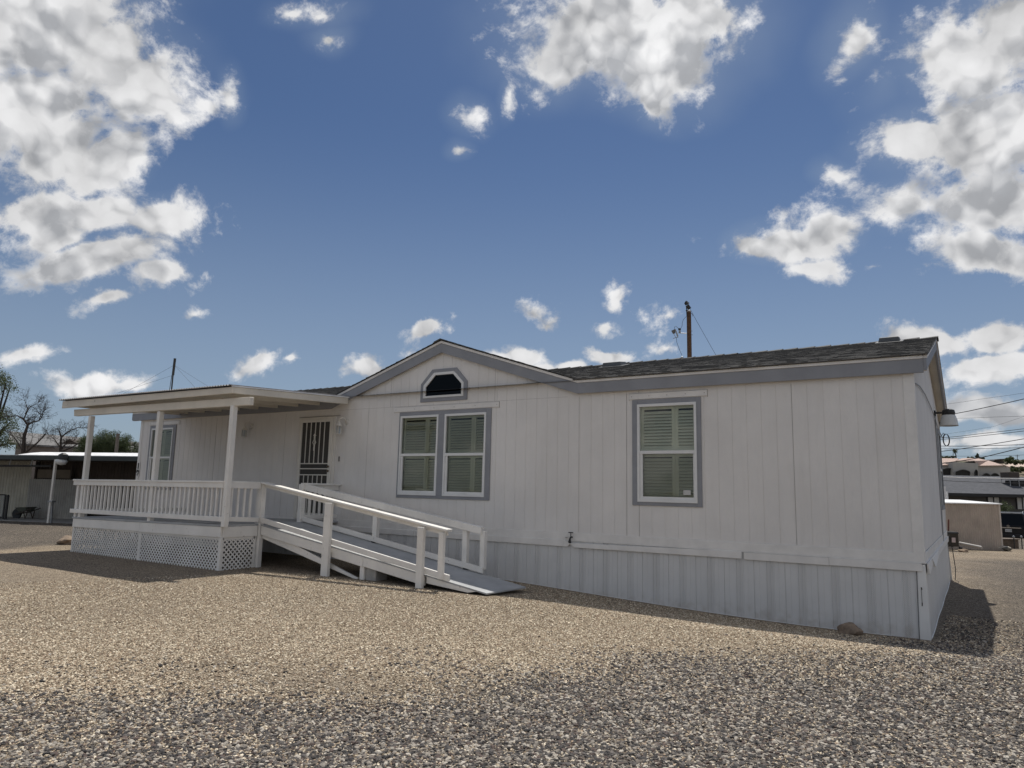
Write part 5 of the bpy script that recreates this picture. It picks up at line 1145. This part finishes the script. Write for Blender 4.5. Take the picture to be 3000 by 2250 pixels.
# ---- cars
def car(name, label, org, yaw, L_, W, H, paint, rear_only=False, plate=None, suv=True):
    e1 = Vector((math.cos(yaw), math.sin(yaw), 0)); e2 = Vector((-e1.y, e1.x, 0)); O_ = Vector(org)
    def p(x, y, z): return O_+e1*x+e2*y+Vector((0, 0, z))
    t = thing(name, tuple(org), label, 'car')
    w = W/2; hb = H*.56 if suv else H*.6
    def loft(secs, m_):
        n = len(secs[0]); vs = [p(*q) for s_ in secs for q in s_]
        m_.add(vs, [(i*n+k, i*n+(k+1) % n, (i+1)*n+(k+1) % n, (i+1)*n+k) for i in range(len(secs)-1) for k in range(n)]+[tuple(range(n)), tuple((len(secs)-1)*n+k for k in range(n))])
    def sec(y, wf, zb, zt, r=.1): a = w*wf; return [(-a, y, zb+r), (-a+r*.6, y, zb), (a-r*.6, y, zb), (a, y, zb+r), (a, y, zt-r*1.6), (a-r*.9, y, zt), (-a+r*.9, y, zt), (-a, y, zt-r*1.6)]
    mb = MB(); loft([sec(-L_/2, .86, .42, hb*.95), sec(-L_/2+.10, .97, .28, hb), sec(-L_*.2, 1, .24, hb+.02), sec(L_*.22, 1, .24, hb+.0), sec(L_/2-.5, .97, .26, hb-.06), sec(L_/2-.08, .86, .32, hb-.18), sec(L_/2, .78, .38, hb-.28)], mb)
    body = mb.build('body', paint, t, .03)
    yr = -L_/2+(.10 if suv else .75); yf = L_*.30
    def gsec(y, wf, wt, zt): a, b = w*wf, w*wt; return [(-a, y, hb-.06), (a, y, hb-.06), (b, y, zt-.06), (b-.12, y, zt), (-b+.12, y, zt), (-b, y, zt-.06)]
    mb = MB(); loft([gsec(yr, .93, .90, hb+.02), gsec(yr+.22 if suv else yr+.5, .95, .80, H-.05), gsec(-L_*.05, .95, .79, H), gsec(L_*.12, .95, .76, H-.05), gsec(yf, .93, .85, hb+.02)], mb); cab = mb.build('roof', paint, t, .02)
    gm = mat('tinted_car_glass', (.006, .007, .008), .12, .0, spec=.2)
    mb = MB(); zz = hb+.06; mb.add([p(-w*.80, yr+.02-.012, zz), p(w*.80, yr+.02-.012, zz), p(w*.72, yr+.195-.012, H-.14), p(-w*.72, yr+.195-.012, H-.14)], [(0, 1, 2, 3)]); mb.build('rear_window', gm, t)
    for s_ in (-1, 1):
        mb = MB(); mb.add([p(s_*w*.955, yr+.35, hb+.02), p(s_*w*.955, yf-.35, hb+.02), p(s_*w*.82, L_*.10, H-.13), p(s_*w*.83, yr+.5, H-.13)], [(0, 1, 2, 3)]); mb.build('side_window', gm, t)
        for yy in (-L_*.31, L_*.31):
            mb = MB(); mb.tube([p(s_*(w-.20), yy, .34), p(s_*(w+.005), yy, .34)], .345, 20); wh_ = mb.build('wheel', 'rubber', t)
            MB().tube([p(s_*(w-.03), yy, .34), p(s_*(w+.012), yy, .34)], .21, 14).build('rim', 'steel', wh_)
        MB().hexa([p(s_*w*.90-.09, -L_/2-.004, hb*.70), p(s_*w*.90+.06, -L_/2+.05, hb*.70), p(s_*w*.90+.06, -L_/2+.2, hb*.70), p(s_*w*.90-.09, -L_/2+.2, hb*.70)], [p(s_*w*.90-.09, -L_/2+.0, hb*.93), p(s_*w*.90+.06, -L_/2+.06, hb*.93), p(s_*w*.90+.06, -L_/2+.2, hb*.93), p(s_*w*.90-.09, -L_/2+.2, hb*.93)]).build('tail_light', mat('red_lens', (.16, .02, .025), .15), t)
        MB().hexa([p(s_*w*.66-.14, L_/2-.1, hb*.55), p(s_*w*.66+.14, L_/2-.1, hb*.55), p(s_*w*.66+.14, L_/2-.0, hb*.55), p(s_*w*.66-.14, L_/2-.0, hb*.55)], [p(s_*w*.66-.14, L_/2-.2, hb*.7), p(s_*w*.66+.14, L_/2-.2, hb*.7), p(s_*w*.66+.14, L_/2-.08, hb*.7), p(s_*w*.66-.14, L_/2-.08, hb*.7)]).build('headlight', 'opal', t)
        if suv: MB().tube([p(s_*w*.72, -L_*.36, H-.06), p(s_*w*.72, -L_*.33, H+.035), p(s_*w*.72, L_*.02, H+.045), p(s_*w*.72, L_*.06, H-.03)], .018, 6).build('roof_rail', 'steel', t)
    MB().hexa([p(-w*.92, -L_/2-.09, .38), p(w*.92, -L_/2-.09, .38), p(w*.92, -L_/2+.1, .38), p(-w*.92, -L_/2+.1, .38)], [p(-w*.92, -L_/2-.08, .58), p(w*.92, -L_/2-.08, .58), p(w*.92, -L_/2+.1, .60), p(-w*.92, -L_/2+.1, .60)]).build('bumper', paint, t, .03)
    if plate:
        yb_ = -L_/2-.025
        MB().hexa([p(-w*.62, yb_, hb-.10), p(w*.62, yb_, hb-.10), p(w*.62, yb_+.04, hb-.10), p(-w*.62, yb_+.04, hb-.10)], [p(-w*.62, yb_, hb-.055), p(w*.62, yb_, hb-.055), p(w*.62, yb_+.04, hb-.055), p(-w*.62, yb_+.04, hb-.055)]).build('chrome_strip', mat('chrome', (.6, .6, .6), .15, metal=1), t)
        pl = MB().hexa([p(-.155, yb_-.0, hb-.31), p(.155, yb_-.0, hb-.31), p(.155, yb_+.02, hb-.31), p(-.155, yb_+.02, hb-.31)], [p(-.155, yb_, hb-.155), p(.155, yb_, hb-.155), p(.155, yb_+.02, hb-.155), p(-.155, yb_+.02, hb-.155)]).build('number_plate', mat('plate_white', (.5, .5, .5), .4), t)
        cu = bpy.data.curves.new('plate_text', 'FONT'); cu.body = plate; cu.size = .10; cu.extrude = .002; cu.align_x = 'CENTER'; cu.materials.append(M['black']); o = bpy.data.objects.new('plate_text', cu); COL.objects.link(o); o.parent = pl
        o.matrix_local = Matrix.Translation(p(0, yb_-.004, hb-.265)-worldloc(pl)) @ Matrix.Rotation(yaw, 4, 'Z') @ Matrix.Rotation(R_(90), 4, 'X')
        mb = MB(); cz_ = hb+.02
        for k in range(16):
            a0, a1 = k*math.pi/8, (k+1)*math.pi/8; mb.bar(p(.055*math.cos(a0), yb_+.0, cz_+.055*math.sin(a0)), p(.055*math.cos(a1), yb_+.0, cz_+.055*math.sin(a1)), .01, .01, e2)
        for a0 in (90, 210, 330): mb.bar(p(0, yb_, cz_), p(.053*math.cos(R_(a0)), yb_, cz_+.053*math.sin(R_(a0))), .012, .01, e2)
        mb.build('emblem', mat('bright_emblem', (.7, .7, .7), .15, metal=1), t)
    return t
blk = mat('black_car_paint', (.006, .006, .008), .3, .0, coat=.15, spec=.25); wht = mat('white_car_paint', (.75, .76, .77), .2, .0, coat=1.)
g = A(r7(875, 1478), 40); fd = Vector((ray(*r7(893, 1478)))); fd.z = 0; fd.normalize(); yaw_ = math.atan2(fd.y, fd.x)-math.pi/2
car('parked_suv', 'black sports utility car parked tail-on beyond the tan shed', g+fd*2.35, yaw_-.04, 4.6, 1.92, 1.80, blk, plate='CAT UC')
g2 = A(r7(1130, 1420), 46); car('parked_car', 'white car behind the black one, just in at the right edge', g2+fd*1.5, yaw_+.35, 4.6, 1.85, 1.62, wht, suv=True)

# ---- grey house with low shingle roof
GD = 54
E1, E2 = A(r7(205, 986), GD), A(r7(1300, 992), GD); E2.z = E1.z
dirE = Vector((E2.x-E1.x, E2.y-E1.y, 0)).normalized(); dirN = Vector((-dirE.y, dirE.x, 0))
Rz = None
def gp(u, n, z): return Vector((E1.x, E1.y, 0))+dirE*u+dirN*n+Vector((0, 0, z))
def on(px, n):
    p_ = onY(px, Vector((E1.x, E1.y, 0))+dirN*n, dirN); return (p_-Vector((E1.x, E1.y, 0))).dot(dirE), p_.z
ze = E1.z; _, zr_ = on(r7(560, 822), 5.2)
gh = thing('house', tuple(gp(8, 4, -1.2)), 'dark grey low house with charcoal shingle roof behind the tan shed', 'house')
M['gh_roof'] = mat('charcoal_shingle', (.075, .078, .088), .95, .2, 4, .5, 20)
mb = MB(); mb.prism([gp(-.6, -.0, ze), gp(22, -.0, ze), gp(22, 5.2, zr_), gp(-.6, 5.2, zr_)], (0, 0, .10)); mb.prism([gp(-.6, 5.2, zr_), gp(22, 5.2, zr_), gp(22, 10.4, ze), gp(-.6, 10.4, ze)], (0, 0, .10)); mb.build('roof', 'gh_roof', gh)
mb = MB(); mb.hexa([gp(-.6, -.06, ze-.14), gp(22, -.06, ze-.14), gp(22, 0, ze-.14), gp(-.6, 0, ze-.14)], [gp(-.6, -.06, ze+.08), gp(22, -.06, ze+.08), gp(22, 0, ze+.08), gp(-.6, 0, ze+.08)]); mb.build('fascia', 'dark', gh)
uw = on(r7(248, 1000), .7)[0]
mb = MB(); mb.hexa([gp(uw, .7, -1.4), gp(21, .7, -1.4), gp(21, 9.7, -1.4), gp(uw, 9.7, -1.4)], [gp(uw, .7, ze+.1), gp(21, .7, ze+.1), gp(21, 9.7, ze+.1), gp(uw, 9.7, ze+.1)]); mb.build('wall', mat('dark_taupe_wall', (.075, .072, .066), .85, .1), gh)
for (a, b, c, d) in ((633, 765, 1018, 1125), (915, 1040, 1020, 1135)):
    u0, zt_w = on(r7(a, c), .65); u1, zb_w = on(r7(b, d), .65)
    mb = MB(); 
    for lo, hi in ((u0, u0+.06), (u1-.06, u1), ((u0+u1)/2-.04, (u0+u1)/2+.04)): mb.hexa([gp(lo, .6, zb_w), gp(hi, .6, zb_w), gp(hi, .7, zb_w), gp(lo, .7, zb_w)], [gp(lo, .6, zt_w), gp(hi, .6, zt_w), gp(hi, .7, zt_w), gp(lo, .7, zt_w)])
    wf = mb.build('window', 'dark', gh)
    for lo, hi in ((u0+.06, (u0+u1)/2-.04), ((u0+u1)/2+.04, u1-.06)): MB().hexa([gp(lo, .63, zb_w), gp(hi, .63, zb_w), gp(hi, .7, zb_w), gp(lo, .7, zb_w)], [gp(lo, .63, zt_w), gp(hi, .63, zt_w), gp(hi, .7, zt_w), gp(lo, .7, zt_w)]).build('blind', 'curtain', wf)
for q, tpy in ((222, 912), (245, 962)):
    a, b = A(r7(q, tpy), 50), A(r7(q+10, 1068), 50); b.z = -1.2; b.x = a.x; b.y = a.y
    t = simple('fence_post', 'nb_roof', ('taller white post just beyond the right house corner', 'shorter white post just beyond the right house corner')[q > 230], 'post', MB().tube([b, a], .07, 8), b)
cu0, cz0 = on(r7(862, 905), 2.2); cu1, cz1 = on(r7(950, 772), 2.2)
sc_ = thing('swamp_cooler', tuple(gp((cu0+cu1)/2, 2.6, cz0)), 'black evaporative cooler box on the charcoal shingle roof', 'cooler'); zm_ = cz0+(cz1-cz0)*.48
mb = MB(); mb.hexa([gp(cu0, 2.2, zm_), gp(cu1, 2.2, zm_), gp(cu1, 3.3, zm_), gp(cu0, 3.3, zm_)], [gp(cu0, 2.2, cz1), gp(cu1, 2.2, cz1), gp(cu1, 3.3, cz1), gp(cu0, 3.3, cz1)]); mb.build('cabinet', 'nb_dark', sc_, .03)
mb = MB(); mb.hexa([gp(cu0+.3, 2.3, cz0-.3), gp(cu1+.5, 2.3, cz0-.3), gp(cu1+.5, 3.2, cz0-.3), gp(cu0+.3, 3.2, cz0-.3)], [gp(cu0+.3, 2.3, zm_-.1), gp(cu1+.5, 2.3, zm_-.1), gp(cu1+.5, 3.2, zm_-.1), gp(cu0+.3, 3.2, zm_-.1)]); mb.build('duct', 'dark', sc_)
for u_ in (cu0+.05, cu1-.05, cu1+.55):
    for n_ in (2.25, 3.25): MB().bar(gp(u_, n_, cz0-.3), gp(u_, n_, zm_), .05, .05).build('leg', 'steel', sc_)
b0 = A(r7(815, 1200), 49); b0.z = -1.2
crown_tree('shrub', 'sparse grey-green shrub before the dark grey house wall', b0, cl([(800, 1120, .45, 0), (830, 1130, .45, 0), (815, 1100, .4, 0), (795, 1150, .4, 0)], r7, 49), 'leaf_dark', .05, 900, 'bush', trunk_r=.04)

# ---- pale stucco house on the rise
TD = 130
def S(x, y, d=0): return A(z4(x, y), TD+d)
st = thing('house', tuple(S(800, 1100)), 'pale stucco house with pink tiled hip roof and black arch trims up the rise', 'house')
M['stucco'] = mat('pale_stucco', (.42, .40, .37), .9, .05); M['tile'] = mat('pink_clay_tile', (.44, .33, .28), .85, .25, 5, .6, 3)
def block(x0, x1, yt0, yt1, d0, dep, name='wall', m='stucco'):
    a, b = S(x0, yt0, d0), S(x1, yt1, d0); f = Vector((FW[0], FW[1], 0)).normalized()*dep
    lo = 2.0; A0, B0 = Vector((a.x, a.y, lo)), Vector((b.x, b.y, lo))
    MB().hexa([A0, B0, B0+f, A0+f], [a, b, b+f, a+f]).build(name, m, st)
block(-200, 268, 695, 695, 1.5, 8); block(255, 870, 606, 640, 0, 7); block(872, 1522, 712, 706, 1.5, 9); block(1522, 1652, 706, 765, 2.0, 7)
def roofp(pts, name='roof', m='tile', par=st): 
    P = [S(x, y, d) for x, y, d in pts]; MB().prism(P, (0, 0, .12)).build(name, m, par)
roofp([(-200, 698, 1.2), (272, 694, 1.2), (400, 536, 6), (-200, 530, 6)]); roofp([(330, 588, 2), (790, 590, 2), (865, 530, 7), (500, 532, 7)])
roofp([(790, 600, .2), (900, 712, 1), (1490, 704, 1), (1120, 588, 5), (850, 530, 7)]); roofp([(1490, 702, 1), (1668, 762, 3), (1300, 640, 9), (1120, 588, 5)])
def arch(x0, x1, yt, yb, d, rise, name='arch_trim'):
    d -= .9
    mb = MB(); n = 10; pts = [(x0, yb)]+[(x0+(x1-x0)*i/n, yt+rise*(1-math.sin(math.pi*i/n))) for i in range(n+1)]+[(x1, yb)]
    for a, b in zip(pts[:-1], pts[1:]): mb.bar(S(a[0], a[1], d), S(b[0], b[1], d), .15, .15)
    o = mb.build(name, 'black', st); P = [S(x, y, d+.1) for x, y in pts]; MB().prism(P, tuple(Vector((FW[0], FW[1], 0))*.05)).build('opening', 'dark', o)
arch(340, 672, 800, 1010, -.2, 50); arch(790, 862, 800, 1000, -.2, 60); arch(980, 1172, 888, 1000, 1.2, 60); arch(1184, 1385, 888, 1000, 1.2, 60); arch(30, 270, 765, 1000, 1.3, 25)
# brown house and pale roof further up
bh = thing('house', tuple(A(z4(1300, 700), 175)), 'dark brown flat-roofed building beyond the pink tiled roof', 'house')
f = Vector((FW[0], FW[1], 0)).normalized()
a, b, c, d = A(z4(1060, 575), 175), A(z4(1270, 560), 175), A(z4(1500, 535), 175), A(z4(1520, 600), 175)
def slabp(pts, off, name, m, par): return MB().prism(pts, off).build(name, m, par)
slabp([A(z4(1065, 585), 175), A(z4(1280, 560), 175), A(z4(1520, 545), 175), A(z4(1520, 720), 175), A(z4(1065, 720), 175)], tuple(f*8), 'wall', mat('brown_building', (.10, .085, .075), .9), bh)
slabp([A(z4(1050, 575), 174), A(z4(1260, 555), 174), A(z4(1400, 535), 174), A(z4(1530, 530), 174), A(z4(1530, 548), 174), A(z4(1260, 578), 174)], tuple(f*9), 'roof', 'nb_dark', bh)
slabp([A(z4(1080, 560), 173), A(z4(1270, 548), 173), A(z4(1270, 572), 173), A(z4(1060, 580), 173)], tuple(f*2), 'roof_cap', mat('pale_metal', (.4, .42, .45), .4), bh)
ph = thing('house', tuple(A(z4(1750, 760), 160)), 'low house with pale salmon roof at the far right', 'house')
slabp([A(z4(1470, 685), 160), A(z4(1620, 740), 158), A(z4(2200, 760), 158), A(z4(1930, 668), 162), A(z4(1700, 665), 162)], (0, 0, .2), 'roof', mat('salmon_tile', (.55, .44, .36), .85), ph)
slabp([A(z4(1600, 738), 159), A(z4(2200, 760), 159), A(z4(2200, 840), 159), A(z4(1600, 840), 159)], tuple(f*6), 'wall', 'stucco', ph)
GB = 'bushes along the distant rise'
def hb_(label, lst, d, n, lm='leaf_dark', base=None, grp=GB):
    c0_ = lst[0]; b_ = A(z4(c0_[0], c0_[1]+90), d); crown_tree('shrub', label, b_, [(A(z4(x, y), d+rnd.uniform(-1, 1)), r) for x, y, r in lst], lm, .16, n, 'bush', grp, .08)
hb_('dark bush row at the foot of the tall palm', [(90, 505, .5), (150, 500, .55), (220, 500, .5), (290, 495, .5), (30, 505, .5), (-20, 490, .5)], 180, 1500)
hb_('small scrub left of the spiky bush on the rise', [(640, 505, .4), (700, 505, .4), (750, 515, .35), (670, 520, .4)], 180, 700)
hb_('tall spiky bush above the pink tiled roof', [(850, 480, .5), (860, 440, .35), (850, 410, .2), (880, 490, .4), (930, 525, .5), (1000, 535, .45)], 180, 1100)
hb_('broad green tree above the salmon roof', [(1570, 540, .8), (1640, 560, .9), (1700, 590, .9), (1740, 620, .9), (1820, 620, .7), (1600, 600, .8), (1900, 640, .6), (1980, 610, .7)], 150, 3200, 'leaf')
hb_('green hedge below the salmon roof at the right edge', [(1700, 770, .6), (1770, 770, .6), (1840, 800, .6), (1920, 800, .7), (1990, 790, .7), (1700, 820, .5)], 140, 2200, 'leaf')
# palm
pb = A(z4(337, 560), 178); pt = A(z4(318, 370), 178)
pm = thing('palm_tree', tuple(pb), 'tall slim palm rising above the pink tiled roof', 'tree')
MB().tube([pb-Vector((0, 0, 2)), pb.lerp(pt, .5)+Vector((.1, 0, 0)), pt], [.16, .12, .10], 8).build('trunk', 'bark', pm)
mb = MB(); pc = A(z4(316, 330), 178)
for k in range(46):
    d_ = Vector((rnd.gauss(0, 1), rnd.gauss(0, 1), rnd.uniform(-1.1, 1.0))).normalized(); sd = d_.orthogonal().normalized()*.07; L0 = rnd.uniform(.4, .62)
    e0 = pc+d_*L0; mb.add([pc-sd, pc+sd, e0+sd*1.6, e0-sd*1.6], [(0, 1, 2, 3)], rnd.random()); mb.add([e0-sd*1.6, e0+sd*1.6, e0+d_*.15-Vector((0, 0, .25))], [(0, 1, 2)], rnd.random())
mb.build('crown', 'leaf_dark', pm)
for q, t0, b_, lab in ((268, 400, 480, 'thin distant pole just left of the palm'), (1828, 430, 640, 'thin distant pole with crossarm at the far right')):
    p0, p1 = A(z4(q, b_+80), 185), A(z4(q, t0), 185); mb = MB().tube([p0, p1], .07, 6)
    if q > 1000: mb.tube([p1+Vector((-.5, 0, -.35)), p1+Vector((.5, 0, -.35))], .05, 5)
    simple('distant_pole', 'nb_dark', lab, 'pole', mb, p0)
# power lines
PL = [((250, 220), (700, 128), (1000, 61), 48, .026, 'thick black power line sloping up, the steepest near the barn light'), ((300, 251), (700, 238), (1000, 228), 60, .012, 'faint nearly level power line just below the steepest one'),
 ((230, 114), (600, 60), (1000, 4), 60, .010, 'faintest power line, topmost at the right edge'), ((205, 440), (600, 397), (1000, 351), 50, .018, 'upper one of the close pair of wires above the palm'), ((205, 455), (600, 418), (1000, 373), 50, .018, 'lower one of the close pair of wires above the palm'),
 ((180, 520), (600, 517), (1000, 505), 52, .022, 'level double-looking wire crossing just above the palm crown'), ((180, 546), (600, 544), (1000, 534), 52, .016, 'level wire crossing right at the palm crown'), ((180, 573), (560, 520), (1000, 449), 46, .022, 'dark wire rising rightwards across the level wires'),
 ((190, 690), (600, 628), (1000, 529), 44, .026, 'thick dark wire rising from the pink tiled roof'), ((180, 615), (600, 617), (1000, 606), 58, .012, 'thin level wire just above the bushes'), ((260, 400), (700, 330), (1000, 230), 62, .008, 'faint sagging wire above the close pair'),
 ((190, 817), (600, 828), (1000, 836), 46, .020, 'pale wire stretched along the charcoal roof ridge'), ((190, 853), (600, 872), (1000, 881), 46, .016, 'dark wire crossing the middle of the charcoal roof')]
for (a, b, c, d, r, lab) in PL:
    P0, P1, P2 = A(r7(*a), d+3), A(r7(*b), d), A(r7(*c), d-4); pts = []
    for i in range(13):
        t = -.35+i*1.9/12; pts.append(P0*((t-1)*(t-2)/2)-P1*(t*(t-2))+P2*(t*(t-1)/2) if False else None)
    ext0 = P0+(P0-P1)*.15; ext1 = P2+(P2-P1)*1.2
    simple('power_line', 'nb_roof' if 'pale' in lab else 'rubber', lab, 'wire', MB().tube([ext0, P0, P0.lerp(P1, .5)-Vector((0, 0, .02)), P1, P1.lerp(P2, .5)-Vector((0, 0, .01)), P2, ext1], r, 5), ext0, 'overhead wires at the right')
